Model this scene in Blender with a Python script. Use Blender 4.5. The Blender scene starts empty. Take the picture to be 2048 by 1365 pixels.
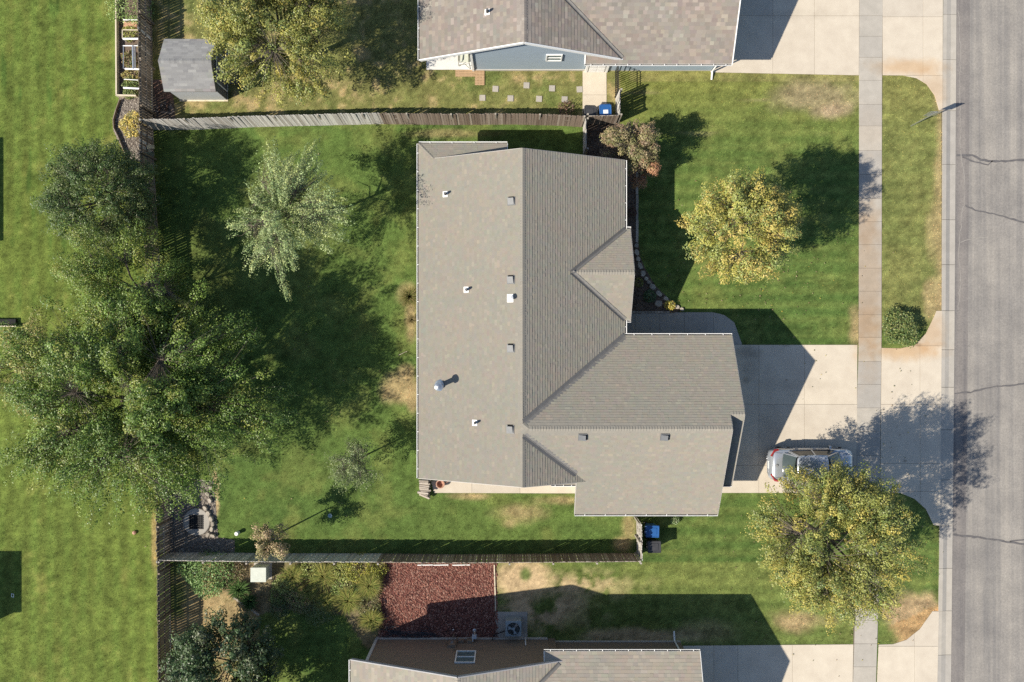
import bpy, math, random
import numpy as np
from mathutils import Vector, Matrix

random.seed(7)
RNG = np.random.default_rng(11)
R_ = math.radians
sc = bpy.context.scene
COL = sc.collection

# ------------------------------------------------------------------ camera, sky, sun, exposure
H = 44.6                      # camera height in metres
S = 0.028                     # metres per photo pixel on the ground
SUN_EL, SUN_AZ = 41.5, 24.4   # elevation; direction the light travels (degrees from +X towards +Y)

cam = bpy.data.objects.new('camera', bpy.data.cameras.new('camera'))
COL.objects.link(cam)
cam.location = (0, 0, H)
cam.rotation_euler = (0, 0, 0)
cam.data.lens = 28.0
cam.data.sensor_width = 36.0
cam.data.clip_end = 2000
sc.camera = cam

world = bpy.data.worlds.new('World')
sc.world = world
world.use_nodes = True
wn = world.node_tree
wn.nodes.clear()
sky = wn.nodes.new('ShaderNodeTexSky')
sky.sky_type = 'NISHITA'
sky.sun_disc = False
sky.sun_elevation = R_(SUN_EL)
sky.sun_rotation = R_(270 - SUN_AZ)
sky.air_density = 1.0
sky.dust_density = 0.6
sky.ozone_density = 2.0
bg = wn.nodes.new('ShaderNodeBackground')
bg.inputs['Strength'].default_value = 0.086
wo = wn.nodes.new('ShaderNodeOutputWorld')
wn.links.new(sky.outputs[0], bg.inputs[0])
wn.links.new(bg.outputs[0], wo.inputs[0])

sun = bpy.data.objects.new('sun', bpy.data.lights.new('sun', 'SUN'))
COL.objects.link(sun)
sun.data.energy = 4.6
sun.data.angle = R_(0.55)
sun.data.color = (1.0, 0.92, 0.79)
_d = Vector((math.cos(R_(SUN_AZ)) * math.cos(R_(SUN_EL)), math.sin(R_(SUN_AZ)) * math.cos(R_(SUN_EL)), -math.sin(R_(SUN_EL))))
sun.rotation_euler = _d.to_track_quat('-Z', 'Y').to_euler()
sun.location = (-30, -14, 40)

vs = sc.view_settings
vs.view_transform = 'Standard'
vs.look = 'None'
vs.exposure = 0.72
vs.gamma = 1.0
vs.use_curve_mapping = False
try:
    sc.cycles.max_bounces = 6
    sc.cycles.transparent_max_bounces = 4
    sc.cycles.use_denoising = False
except Exception:
    pass


# ------------------------------------------------------------------ helpers
def P(px, py, z=0.0):
    """the point at height z that stands where the photo shows pixel (px, py)"""
    f = S * (H - z) / H
    return Vector(((px - 1024) * f, -(py - 682.5) * f, z))


def on_plane(px, py, zf):
    z = 3.0
    for _ in range(12):
        p = P(px, py, z)
        z = zf(p.x, p.y)
    return P(px, py, z)


ORG = {}


def org(o):
    return ORG.get(o.name, Vector((0, 0, 0))) if o else Vector((0, 0, 0))


def props(o, label=None, cat=None, group=None, kind=None):
    if label: o['label'] = label
    if cat: o['category'] = cat
    if group: o['group'] = group
    if kind: o['kind'] = kind
    return o


def thing(name, loc, label, cat, group=None):
    o = bpy.data.objects.new(name, None)
    COL.objects.link(o)
    o.location = loc
    o.empty_display_size = 0.2
    ORG[o.name] = Vector(loc)
    return props(o, label, cat, group)


def place(name, mesh, parent=None, M=None, loc=None, rz=0.0, sc_=None):
    """a new object on shared mesh data; M or loc are in world space"""
    o = bpy.data.objects.new(name, mesh)
    COL.objects.link(o)
    if M is None:
        M = Matrix.Translation(Vector(loc)) @ Matrix.Rotation(rz, 4, 'Z')
        if sc_ is not None:
            M = M @ Matrix.Diagonal((sc_[0], sc_[1], sc_[2], 1))
    if parent is not None:
        o.parent = parent
        ORG[o.name] = org(parent)  # children use world minus root
        M = Matrix.Translation(-org(parent)) @ M
    o.matrix_basis = M
    return o


class MB:
    def __init__(self):
        self.v = []; self.f = []; self.mi = []; self.c = []; self.m = 0; self.col = (1, 1, 1, 1)

    def poly(self, pts, m=None, col=None):
        i = len(self.v)
        self.v += [tuple(p) for p in pts]
        self.f.append(tuple(range(i, i + len(pts))))
        self.mi.append(self.m if m is None else m)
        self.c.append(self.col if col is None else col)

    def mesh_(self, pts, faces):
        i = len(self.v)
        self.v += [tuple(p) for p in pts]
        for f in faces:
            self.f.append(tuple(i + k for k in f)); self.mi.append(self.m); self.c.append(self.col)

    def box(self, c, size, rz=0.0, M=None):
        x, y, z = size[0] / 2, size[1] / 2, size[2] / 2
        pts = [Vector((sx * x, sy * y, sz * z)) for sz in (-1, 1) for sy in (-1, 1) for sx in (-1, 1)]
        T = Matrix.Translation(Vector(c)) @ (M if M is not None else Matrix.Rotation(rz, 4, 'Z'))
        pts = [T @ p for p in pts]
        self.mesh_(pts, [(0, 2, 3, 1), (4, 5, 7, 6), (0, 1, 5, 4), (2, 6, 7, 3), (0, 4, 6, 2), (1, 3, 7, 5)])

    def bar(self, p0, p1, w, h, up=(0, 0, 1)):
        p0 = Vector(p0); p1 = Vector(p1)
        d = (p1 - p0); L = d.length
        if L < 1e-5: return
        d /= L
        s = d.cross(Vector(up))
        if s.length < 1e-4: s = d.cross(Vector((1, 0, 0)))
        s.normalize(); u = s.cross(d)
        pts = []
        for p in (p0, p1):
            for a, b in ((-1, -1), (1, -1), (1, 1), (-1, 1)):
                pts.append(p + s * (a * w / 2) + u * (b * h / 2))
        self.mesh_(pts, [(0, 1, 2, 3), (7, 6, 5, 4), (0, 4, 5, 1), (1, 5, 6, 2), (2, 6, 7, 3), (3, 7, 4, 0)])

    def tube(self, p0, p1, r0, r1=None, n=8, cap=True):
        r1 = r0 if r1 is None else r1
        p0 = Vector(p0); p1 = Vector(p1)
        d = p1 - p0
        if d.length < 1e-5: return
        d.normalize()
        s = d.cross(Vector((0, 0, 1)))
        if s.length < 1e-3: s = Vector((1, 0, 0))
        s.normalize(); u = s.cross(d)
        pts = []
        for p, r in ((p0, r0), (p1, r1)):
            for k in range(n):
                a = 2 * math.pi * k / n
                pts.append(p + s * (math.cos(a) * r) + u * (math.sin(a) * r))
        fs = [(k, (k + 1) % n, n + (k + 1) % n, n + k) for k in range(n)]
        if cap: fs += [tuple(range(n - 1, -1, -1)), tuple(range(n, 2 * n))]
        self.mesh_(pts, fs)

    def path(self, pts, r, n=6):
        for a, b in zip(pts[:-1], pts[1:]):
            self.tube(a, b, r, r, n)

    def prism(self, poly, z0, z1):
        n = len(poly)
        a = sum(poly[i][0] * poly[(i + 1) % n][1] - poly[(i + 1) % n][0] * poly[i][1] for i in range(n))
        if a < 0: poly = poly[::-1]
        pts = [(p[0], p[1], z0) for p in poly] + [(p[0], p[1], z1) for p in poly]
        fs = [tuple(range(n - 1, -1, -1)), tuple(range(n, 2 * n))]
        fs += [(k, (k + 1) % n, n + (k + 1) % n, n + k) for k in range(n)]
        self.mesh_(pts, fs)

    def lathe(self, c, prof, n=16):
        """prof: list of (r, z) from bottom to top"""
        pts = []
        for r, z in prof:
            for k in range(n):
                a = 2 * math.pi * k / n
                pts.append((c[0] + r * math.cos(a), c[1] + r * math.sin(a), c[2] + z))
        fs = []
        for j in range(len(prof) - 1):
            for k in range(n):
                fs.append((j * n + k, j * n + (k + 1) % n, (j + 1) * n + (k + 1) % n, (j + 1) * n + k))
        m = len(prof) - 1
        fs.append(tuple(range(n - 1, -1, -1)))
        fs.append(tuple(m * n + k for k in range(n)))
        self.mesh_(pts, fs)

    def data(self, name, mats, origin=(0, 0, 0), smooth=False):
        me = bpy.data.meshes.new(name)
        o = Vector(origin)
        me.from_pydata([(x - o.x, y - o.y, z - o.z) for x, y, z in self.v], [], self.f)
        mats = mats if isinstance(mats, (list, tuple)) else [mats]
        for m in mats: me.materials.append(m)
        me.polygons.foreach_set('material_index', self.mi)
        at = me.attributes.new('Col', 'FLOAT_COLOR', 'FACE')
        at.data.foreach_set('color', np.array(self.c, dtype=np.float32).ravel())
        if smooth: me.polygons.foreach_set('use_smooth', [True] * len(self.f))
        me.update()
        return me

    def build(self, name, mats, parent=None, smooth=False, bevel=0, **kw):
        me = self.data(name, mats, org(parent), smooth)
        o = bpy.data.objects.new(name, me)
        COL.objects.link(o)
        if parent is not None:
            o.parent = parent
            ORG[o.name] = org(parent)
        if bevel:
            b = o.modifiers.new('bevel', 'BEVEL'); b.width = bevel; b.segments = 2; b.limit_method = 'ANGLE'
        return props(o, **kw)


def np_mesh(name, V, F, C, mat, parent=None, **kw):
    me = bpy.data.meshes.new(name)
    n, k = F.shape
    me.vertices.add(len(V))
    V = np.asarray(V, dtype=np.float32) - np.array(org(parent), dtype=np.float32)
    me.vertices.foreach_set('co', V.astype(np.float32).ravel())
    me.loops.add(n * k)
    me.loops.foreach_set('vertex_index', F.astype(np.int32).ravel())
    me.polygons.add(n)
    me.polygons.foreach_set('loop_start', np.arange(0, n * k, k, dtype=np.int32))
    try:
        me.polygons.foreach_set('loop_total', np.full(n, k, dtype=np.int32))
    except Exception:
        pass
    if C is not None:
        C4 = np.ones((n, 4), dtype=np.float32); C4[:, :3] = C
        at = me.attributes.new('Col', 'FLOAT_COLOR', 'FACE')
        at.data.foreach_set('color', C4.ravel())
    me.materials.append(mat)
    me.update(calc_edges=True)
    me.shade_flat()
    o = bpy.data.objects.new(name, me)
    COL.objects.link(o)
    if parent is not None:
        o.parent = parent
        ORG[o.name] = org(parent)
    return props(o, **kw)


def vnoise(x, y, s, seed=0):
    """smooth value noise in 0..1, s = cell size"""
    x = np.asarray(x) / s + 1000.3; y = np.asarray(y) / s + 1000.7
    xi = np.floor(x).astype(np.int64); yi = np.floor(y).astype(np.int64)
    fx = x - xi; fy = y - yi
    fx = fx * fx * (3 - 2 * fx); fy = fy * fy * (3 - 2 * fy)

    def h(a, b):
        n = (a * 374761393 + b * 668265263 + seed * 2147483647) & 0xFFFFFFFF
        n = ((n ^ (n >> 13)) * 1274126177) & 0xFFFFFFFF
        return ((n ^ (n >> 16)) & 0xFFFF) / 65535.0
    a = h(xi, yi); b = h(xi + 1, yi); c = h(xi, yi + 1); d = h(xi + 1, yi + 1)
    return (a * (1 - fx) + b * fx) * (1 - fy) + (c * (1 - fx) + d * fx) * fy


def fbm(x, y, s, seed=0, o=4):
    t = 0; w = 0.5; n = 0
    for k in range(o):
        t = t + w * vnoise(x, y, s / 2 ** k, seed + k * 17); n += w; w *= 0.55
    return t / n


def sstep(a, b, x):
    t = np.clip((x - a) / (b - a), 0, 1)
    return t * t * (3 - 2 * t)


def inside(poly, x, y):
    r = np.zeros(np.shape(x), dtype=bool)
    n = len(poly)
    for i in range(n):
        x1, y1 = poly[i]; x2, y2 = poly[(i + 1) % n]
        if y1 == y2: continue
        c = ((y1 > y) != (y2 > y)) & (x < (x2 - x1) * (y - y1) / (y2 - y1) + x1)
        r ^= c
    return r


# ------------------------------------------------------------------ materials
def mat(name, c1, c2=None, scale=4.0, rough=0.8, bump=0.0, bscale=60.0, metal=0.0, mode='plain', stretch=(1, 1, 1), spec=0.3,
        trans=0.0, detail=5, fine=0.0, ramp=None, coat=0.0, extra=None, drough=0.0):
    """mode: plain | attr (face colour attribute 'Col' times noise) | random (per-object tone)"""
    m = bpy.data.materials.new(name)
    m.use_nodes = True
    nt = m.node_tree; N = nt.nodes; L = nt.links
    N.clear()
    out = N.new('ShaderNodeOutputMaterial')
    bs = N.new('ShaderNodeBsdfPrincipled')
    bs.inputs['Roughness'].default_value = rough
    bs.inputs['Metallic'].default_value = metal
    bs.inputs['Specular IOR Level'].default_value = spec
    bs.inputs['Coat Weight'].default_value = coat
    bs.inputs['Diffuse Roughness'].default_value = drough
    geo = N.new('ShaderNodeNewGeometry')
    mp = N.new('ShaderNodeMapping'); mp.inputs['Scale'].default_value = stretch
    L.new(geo.outputs['Position'], mp.inputs['Vector'])
    nz = N.new('ShaderNodeTexNoise'); nz.inputs['Scale'].default_value = scale; nz.inputs['Detail'].default_value = detail
    nz.inputs['Roughness'].default_value = 0.65
    L.new(mp.outputs[0], nz.inputs['Vector'])
    rp = N.new('ShaderNodeValToRGB')
    c2 = c2 or c1
    rp.color_ramp.elements[0].position = 0.30; rp.color_ramp.elements[1].position = 0.70
    rp.color_ramp.elements[0].color = (*c1, 1); rp.color_ramp.elements[1].color = (*c2, 1)
    L.new(nz.outputs['Fac'], rp.inputs['Fac'])
    col = rp.outputs['Color']

    def mix(kind, a, b, fac=1.0):
        x = N.new('ShaderNodeMix'); x.data_type = 'RGBA'; x.blend_type = kind
        if isinstance(fac, float): x.inputs[0].default_value = fac
        else: L.new(fac, x.inputs[0])
        for k, v in ((6, a), (7, b)):
            if isinstance(v, tuple): x.inputs[k].default_value = (*v, 1)
            else: L.new(v, x.inputs[k])
        return x.outputs[2]

    if mode == 'attr':
        at = N.new('ShaderNodeAttribute'); at.attribute_name = 'Col'
        col = mix('MULTIPLY', col, at.outputs['Color'])
    if mode == 'random':
        oi = N.new('ShaderNodeObjectInfo')
        r2 = N.new('ShaderNodeValToRGB')
        els = ramp or [(0, (0.75, 0.75, 0.75)), (1, (1.2, 1.2, 1.2))]
        r2.color_ramp.elements[0].position = els[0][0]; r2.color_ramp.elements[0].color = (*els[0][1], 1)
        r2.color_ramp.elements[1].position = els[-1][0]; r2.color_ramp.elements[1].color = (*els[-1][1], 1)
        for p, c in els[1:-1]:
            e = r2.color_ramp.elements.new(p); e.color = (*c, 1)
        L.new(oi.outputs['Random'], r2.inputs['Fac'])
        col = mix('MULTIPLY', col, r2.outputs['Color'])
    if fine:
        n2 = N.new('ShaderNodeTexNoise'); n2.inputs['Scale'].default_value = bscale; n2.inputs['Detail'].default_value = 2
        L.new(mp.outputs[0] if stretch != (1, 1, 1) else geo.outputs['Position'], n2.inputs['Vector'])
        mr = N.new('ShaderNodeMapRange'); mr.inputs[1].default_value = 0.25; mr.inputs[2].default_value = 0.75
        mr.inputs[3].default_value = 1 - fine; mr.inputs[4].default_value = 1 + fine
        L.new(n2.outputs['Fac'], mr.inputs[0])
        vm = N.new('ShaderNodeVectorMath'); vm.operation = 'SCALE'
        L.new(col, vm.inputs[0]); L.new(mr.outputs[0], vm.inputs['Scale'])
        col = vm.outputs[0]
    if extra: col = extra(N, L, geo, col, mix)
    L.new(col, bs.inputs['Base Color'])
    if bump:
        n3 = N.new('ShaderNodeTexNoise'); n3.inputs['Scale'].default_value = bscale; n3.inputs['Detail'].default_value = 3
        L.new(mp.outputs[0], n3.inputs['Vector'])
        bp = N.new('ShaderNodeBump'); bp.inputs['Strength'].default_value = bump; bp.inputs['Distance'].default_value = 0.02
        L.new(n3.outputs['Fac'], bp.inputs['Height'])
        L.new(bp.outputs[0], bs.inputs['Normal'])
    sh = bs.outputs[0]
    if trans:
        tr = N.new('ShaderNodeBsdfTranslucent')
        L.new(col, tr.inputs['Color'])
        mx = N.new('ShaderNodeMixShader'); mx.inputs[0].default_value = trans
        L.new(sh, mx.inputs[1]); L.new(tr.outputs[0], mx.inputs[2]); sh = mx.outputs[0]
    L.new(sh, out.inputs[0])
    return m


def glass(name, tint=(0.03, 0.04, 0.045)):
    return mat(name, tint, tuple(t * 1.3 for t in tint), scale=3, rough=0.06, spec=0.8)


OILY = [(1494, 704, 34, 15, 0.55), (1500, 735, 20, 30, 0.35), (1493, 760, 10, 8, .5), (1575, 770, 120, 14, 0.18), (1585, 910, 130, 14, 0.2), (1600, 30, 120, 12, .15), (1570, 690, 9, 5, .4), (1836, 690, 6, 4, .4), (1809, 922, 5, 3, .7), (1540, 870, 30, 60, .25)]


def rust(stains):
    """irrigation rust stains: soft-edged brown bands on the concrete itself; (px, py, rx, ry, amount)"""
    def f(N, L, geo, col, mix):
        for px, py, rx, ry, amt, tint in [(*q, (0.88, 0.67, 0.46)) for q in stains] + [(*q, (0.50, 0.48, 0.46)) for q in OILY]:
            c = P(px, py)
            su = N.new('ShaderNodeVectorMath'); su.operation = 'SUBTRACT'; su.inputs[1].default_value = (c.x, c.y, 0)
            L.new(geo.outputs['Position'], su.inputs[0])
            mu = N.new('ShaderNodeVectorMath'); mu.operation = 'MULTIPLY'; mu.inputs[1].default_value = (1 / (rx * S), 1 / (ry * S), 0)
            L.new(su.outputs[0], mu.inputs[0])
            ln = N.new('ShaderNodeVectorMath'); ln.operation = 'LENGTH'; L.new(mu.outputs[0], ln.inputs[0])
            nz = N.new('ShaderNodeTexNoise'); nz.inputs['Scale'].default_value = 1.6; nz.inputs['Detail'].default_value = 4
            L.new(geo.outputs['Position'], nz.inputs['Vector'])
            ad = N.new('ShaderNodeMath'); ad.operation = 'ADD'; L.new(ln.outputs['Value'], ad.inputs[0]); L.new(nz.outputs['Fac'], ad.inputs[1])
            mr = N.new('ShaderNodeMapRange'); mr.interpolation_type = 'SMOOTHSTEP'
            mr.inputs[1].default_value = 0.75; mr.inputs[2].default_value = 1.75; mr.inputs[3].default_value = amt; mr.inputs[4].default_value = 0
            L.new(ad.outputs[0], mr.inputs[0])
            col = mix('MULTIPLY', col, tint, mr.outputs[0])
        return col
    return f


RUSTY = [(1815, 136, 85, 20, 0.7), (1864, 180, 34, 50, 0.5), (1734, 560, 40, 210, 0.55), (1730, 660, 34, 60, 0.45), (1730, 455, 30, 50, 0.3), (1812, 703, 85, 22, 0.75), (1862, 665, 34, 46, 0.6), (1740, 260, 40, 60, 0.15)]
M_CONC = mat('concrete', (0.455, 0.402, 0.328), (0.525, 0.472, 0.388), scale=1.3, rough=0.9, bump=0.12, bscale=70, mode='random', fine=0.05,
             ramp=[(0, (0.92, 0.92, 0.93)), (0.5, (1.0, 0.99, 0.98)), (1, (1.05, 1.04, 1.02))], extra=rust(RUSTY))
M_CONC2 = mat('grey_concrete', (0.32, 0.30, 0.268), (0.385, 0.36, 0.322), scale=2.0, rough=0.9, bump=0.12, bscale=70, mode='random', fine=0.06,
              ramp=[(0, (0.91, 0.91, 0.92)), (0.5, (0.99, 0.985, 0.97)), (1, (1.08, 1.06, 1.02))], extra=rust(RUSTY))
M_JOINT = mat('joint_soil', (0.10, 0.085, 0.065), (0.16, 0.13, 0.10), scale=8)
M_LAWN = mat('lawn', (0.82, 0.82, 0.82), (1.12, 1.12, 1.12), scale=9, rough=0.95, bump=0.55, bscale=26, mode='attr', fine=0.24, spec=0.1)
M_BLADE = mat('grass_blade', (0.9, 0.9, 0.9), (1.1, 1.1, 1.1), scale=2, rough=0.75, mode='attr', spec=0.12, trans=0.3)
M_LEAF = mat('leaf', (1.5, 1.5, 1.62), (2.0, 2.0, 2.15), scale=1.2, rough=0.42, mode='attr', spec=0.4, trans=0.14)
M_BARK = mat('bark', (0.10, 0.08, 0.06), (0.20, 0.17, 0.135), scale=12, rough=0.95, bump=0.5, bscale=30, stretch=(1, 1, 0.3))
M_WHITE = mat('white_trim', (0.74, 0.74, 0.72), (0.80, 0.80, 0.78), scale=3, rough=0.45)
M_SHING = mat('shingle_blend', (1.05, 0.995, 0.965), (0.95, 0.99, 0.97), scale=0.8, rough=0.95, mode='attr', fine=0.10, bscale=120, spec=0.1, drough=0.6)
PAL_OURS = [(0.267, 0.249, 0.215), (0.274, 0.255, 0.219), (0.261, 0.246, 0.213), (0.279, 0.259, 0.22), (0.264, 0.251, 0.219), (0.258, 0.241, 0.208), (0.301, 0.277, 0.234)]
PAL_NORTH = [(0.254, 0.226, 0.202), (0.273, 0.243, 0.216), (0.239, 0.211, 0.191), (0.297, 0.264, 0.231), (0.245, 0.221, 0.202), (0.225, 0.2, 0.181), (0.326, 0.294, 0.261)]
PAL_SOUTH = [(0.348, 0.317, 0.271), (0.364, 0.331, 0.279), (0.335, 0.308, 0.265), (0.388, 0.351, 0.296), (0.328, 0.299, 0.256), (0.354, 0.317, 0.265), (0.411, 0.372, 0.31)]
PAL_SHED = [(0.28, 0.28, 0.28), (0.305, 0.305, 0.3), (0.255, 0.255, 0.255), (0.33, 0.33, 0.326), (0.239, 0.239, 0.242), (0.288, 0.288, 0.288), (0.355, 0.355, 0.346)]


def rnd_ramp(pal):
    n = len(pal)
    return [(i / (n - 1), c) for i, c in enumerate(pal)]


def shing_rnd(name, pal):
    return mat(name, (0.93, 0.93, 0.93), (1.07, 1.07, 1.07), scale=25, rough=0.95, mode='random', ramp=rnd_ramp(pal), fine=0.10, bscale=120, spec=0.1, drough=0.6)


M_FLASH = mat('flashing_metal', (0.135, 0.13, 0.125), (0.18, 0.175, 0.165), scale=3, rough=0.6)
M_GALV = mat('galvanised_metal', (0.45, 0.47, 0.48), (0.60, 0.61, 0.62), scale=9, rough=0.32, metal=0.8)
M_VENTGREY = mat('vent_grey', (0.12, 0.125, 0.13), (0.15, 0.155, 0.16), scale=6, rough=0.5)
M_BLACK = mat('black_rubber', (0.015, 0.015, 0.016), (0.03, 0.03, 0.03), scale=6, rough=0.6)
M_DARK = mat('dark_cavity', (0.012, 0.012, 0.013), (0.02, 0.02, 0.02), rough=0.9)
M_TAN = mat('tan_siding', (0.36, 0.31, 0.24), (0.41, 0.355, 0.28), scale=2, rough=0.7)
M_BLUE = mat('blue_grey_siding', (0.265, 0.325, 0.385), (0.305, 0.37, 0.43), scale=2.5, rough=0.6, stretch=(0.4, 1, 6))
M_BROWN = mat('brown_siding', (0.19, 0.145, 0.105), (0.225, 0.175, 0.128), scale=2.5, rough=0.65, stretch=(0.4, 1, 6))
M_FOUND = mat('foundation_concrete', (0.42, 0.40, 0.36), (0.52, 0.49, 0.44), scale=2)
M_GLASS = glass('window_glass', (0.10, 0.145, 0.155))  # pale teal base colour imitates the reflected sky
M_WOODG = mat('weathered_grey_wood', (0.8, 0.8, 0.8), (1.15, 1.15, 1.15), scale=9, rough=0.9, mode='random', stretch=(3, 3, 0.5), bump=0.25, bscale=22,
              ramp=[(0, (0.36, 0.335, 0.30)), (0.35, (0.46, 0.44, 0.41)), (0.7, (0.54, 0.525, 0.495)), (1, (0.62, 0.60, 0.56))])
M_WOODB = mat('weathered_brown_wood', (0.8, 0.8, 0.8), (1.15, 1.15, 1.15), scale=9, rough=0.9, mode='random', stretch=(3, 3, 0.5), bump=0.25, bscale=22,
              ramp=[(0, (0.17, 0.128, 0.10)), (0.4, (0.225, 0.178, 0.142)), (0.8, (0.265, 0.215, 0.175)), (1, (0.36, 0.31, 0.26))])
M_WOODW = mat('dim_brown_wood', (0.8, 0.8, 0.8), (1.15, 1.15, 1.15), scale=9, rough=0.9, mode='random', stretch=(3, 3, 0.5), bump=0.25, bscale=22,
              ramp=[(0, (0.18, 0.14, 0.10)), (0.45, (0.23, 0.185, 0.14)), (0.9, (0.28, 0.235, 0.185)), (1, (0.38, 0.33, 0.27))])
M_CEDAR = mat('orange_wood', (0.36, 0.235, 0.13), (0.45, 0.31, 0.19), scale=6, rough=0.8, stretch=(1, 4, 1))
M_REDWOOD = mat('red_brown_wood', (0.085, 0.045, 0.032), (0.14, 0.078, 0.055), scale=10, rough=0.8)
M_LUMBER = mat('pale_lumber', (0.52, 0.45, 0.33), (0.64, 0.57, 0.44), scale=5, rough=0.8)
M_PVC = mat('white_pipe', (0.72, 0.73, 0.74), (0.80, 0.80, 0.80), scale=4, rough=0.4)
M_MULCH = mat('bark_mulch', (0.085, 0.062, 0.047), (0.19, 0.145, 0.11), scale=16, rough=0.95, bump=0.9, bscale=30, fine=0.3)
M_GREYMULCH = mat('grey_mulch', (0.115, 0.10, 0.085), (0.235, 0.205, 0.175), scale=14, rough=0.95, bump=0.9, bscale=30, fine=0.3)
M_LAVABED = mat('lava_bed', (0.08, 0.03, 0.025), (0.16, 0.06, 0.05), scale=14, rough=0.95, bump=1.0, bscale=22)
M_ROCK = mat('rock_attr', (0.85, 0.85, 0.85), (1.15, 1.15, 1.15), scale=10, rough=0.95, mode='attr', bump=0.4, bscale=40)
M_STONE = mat('edging_stone', (0.30, 0.265, 0.22), (0.44, 0.39, 0.325), scale=5, rough=0.95, bump=0.5, bscale=20, mode='random')
M_IRON = mat('black_iron', (0.012, 0.012, 0.013), (0.022, 0.022, 0.022), rough=0.45)


# ------------------------------------------------------------------ layout polygons on the ground (photo pixels)
def edge_line(pts):
    xs = [p[1] for p in pts]; ys = [p[0] for p in pts]
    return lambda y: np.interp(y, xs, ys)


walk_l = edge_line([(1718, -60), (1717, 160), (1716.5, 690), (1713, 800), (1710, 1200), (1703, 1430)])
walk_r = edge_line([(1765, -60), (1763, 160), (1762, 690), (1760.5, 800), (1756, 1200), (1749, 1430)])
kerb_l = edge_line([(1886, -60), (1884, 200), (1882, 690), (1878, 1050), (1875, 1250), (1872, 1430)])
road_l = edge_line([(1913, -60), (1911, 300), (1908.5, 690), (1905, 1050), (1901, 1430)])

HOUSES = [
    [(850, 295), (1010, 295), (1020, 305), (1240, 330), (1250, 460), (1250, 640), (1255, 672), (1460, 672), (1470, 960), (1430, 1020), (1155, 1020), (1150, 965), (850, 955)],
    [(850, -80), (1470, -80), (1462, 140), (1170, 142), (945, 142), (940, 141), (855, 141)],
    [(730, 1290), (755, 1273), (1358, 1280), (1395, 1300), (1400, 1450), (715, 1450)],
    [(336, 90), (445, 110), (453, 197), (366, 202)],
]
DRIVE_N = [(1455, -80), (1718, -80), (1717, 152), (1420, 146)]
DRIVE_O = [(1440, 690), (1714, 690), (1712, 986), (1440, 986)]
DRIVE_S = [(1365, 1291), (1706, 1288), (1703, 1450), (1365, 1450)]
APRON_N = [(1764, -80), (1885, -80), (1884, 222), (1877, 222), (1868, 192), (1851, 169), (1832, 158), (1805, 152), (1764, 152)]
APRON_O = [(1762, 696), (1800, 697), (1830, 690), (1850, 668), (1868, 632), (1872, 622), (1883, 622), (1879, 1052), (1866, 1050), (1850, 1018), (1828, 998), (1800, 986), (1759, 983)]
APRON_S = [(1756, 1289), (1785, 1288), (1812, 1279), (1838, 1258), (1864, 1222), (1877, 1222), (1872, 1450), (1749, 1450)]
WALK_FRONT = [(1258, 625), (1425, 625), (1447, 630), (1468, 645), (1484, 690), (1240, 690)]
WALK_SOUTH = [(862, 962), (1152, 962), (1152, 987), (868, 986)]
PAD_N = [(1165, 140), (1213, 140), (1213, 191), (1213, 245), (1165, 245)]
PATIO_N = [(853, 105), (952, 105), (952, 141), (853, 141)]
BED_FRONT = [(1240, 300), (1276, 330), (1276, 480), (1280, 515), (1291, 540), (1310, 572), (1345, 605), (1362, 622), (1345, 627), (1240, 627)]
BED_BUSH = [(1168, 250), (1230, 245), (1300, 270), (1312, 345), (1276, 345), (1240, 330), (1170, 318)]
BED_RED = [(772, 1126), (988, 1128), (991, 1278), (760, 1276), (764, 1190)]
BED_GARDEN = [(425, 1126), (770, 1126), (762, 1270), (735, 1300), (690, 1232), (610, 1215), (520, 1228), (470, 1200), (440, 1170)]
BED_WEST = [(240, 195), (300, 195), (306, 330), (255, 318), (228, 262), (228, 240)]
BED_DRAIN = [(326, 1000), (400, 960), (428, 962), (432, 1010), (437, 1075), (470, 1080), (470, 1104), (328, 1104)]
BED_VEG = [(239, -60), (300, -60), (300, 195), (239, 195)]
PAD_AC = [(991, 1223), (1055, 1223), (1055, 1284), (991, 1284)]
SOIL_SHED = [(304, 160), (345, 160), (352, 240), (304, 245)]
STRIP_DIRT = [(427, 960), (436, 960), (440, 1075), (432, 1075)]

NO_GRASS = HOUSES + [DRIVE_N, DRIVE_O, DRIVE_S, APRON_N, APRON_O, APRON_S, WALK_FRONT, WALK_SOUTH, PAD_N, PATIO_N, BED_FRONT, BED_BUSH, BED_RED, BED_WEST, BED_DRAIN, BED_VEG, PAD_AC, SOIL_SHED]


def ell(px, py, cx, cy, rx, ry, n, soft=0.5):
    """soft ellipse mask with a noisy edge, 0..1"""
    d = np.sqrt(((px - cx) / rx) ** 2 + ((py - cy) / ry) ** 2) + (n - 0.5) * 1.1
    return 1 - sstep(1 - soft, 1 + soft * 0.5, d)


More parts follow.
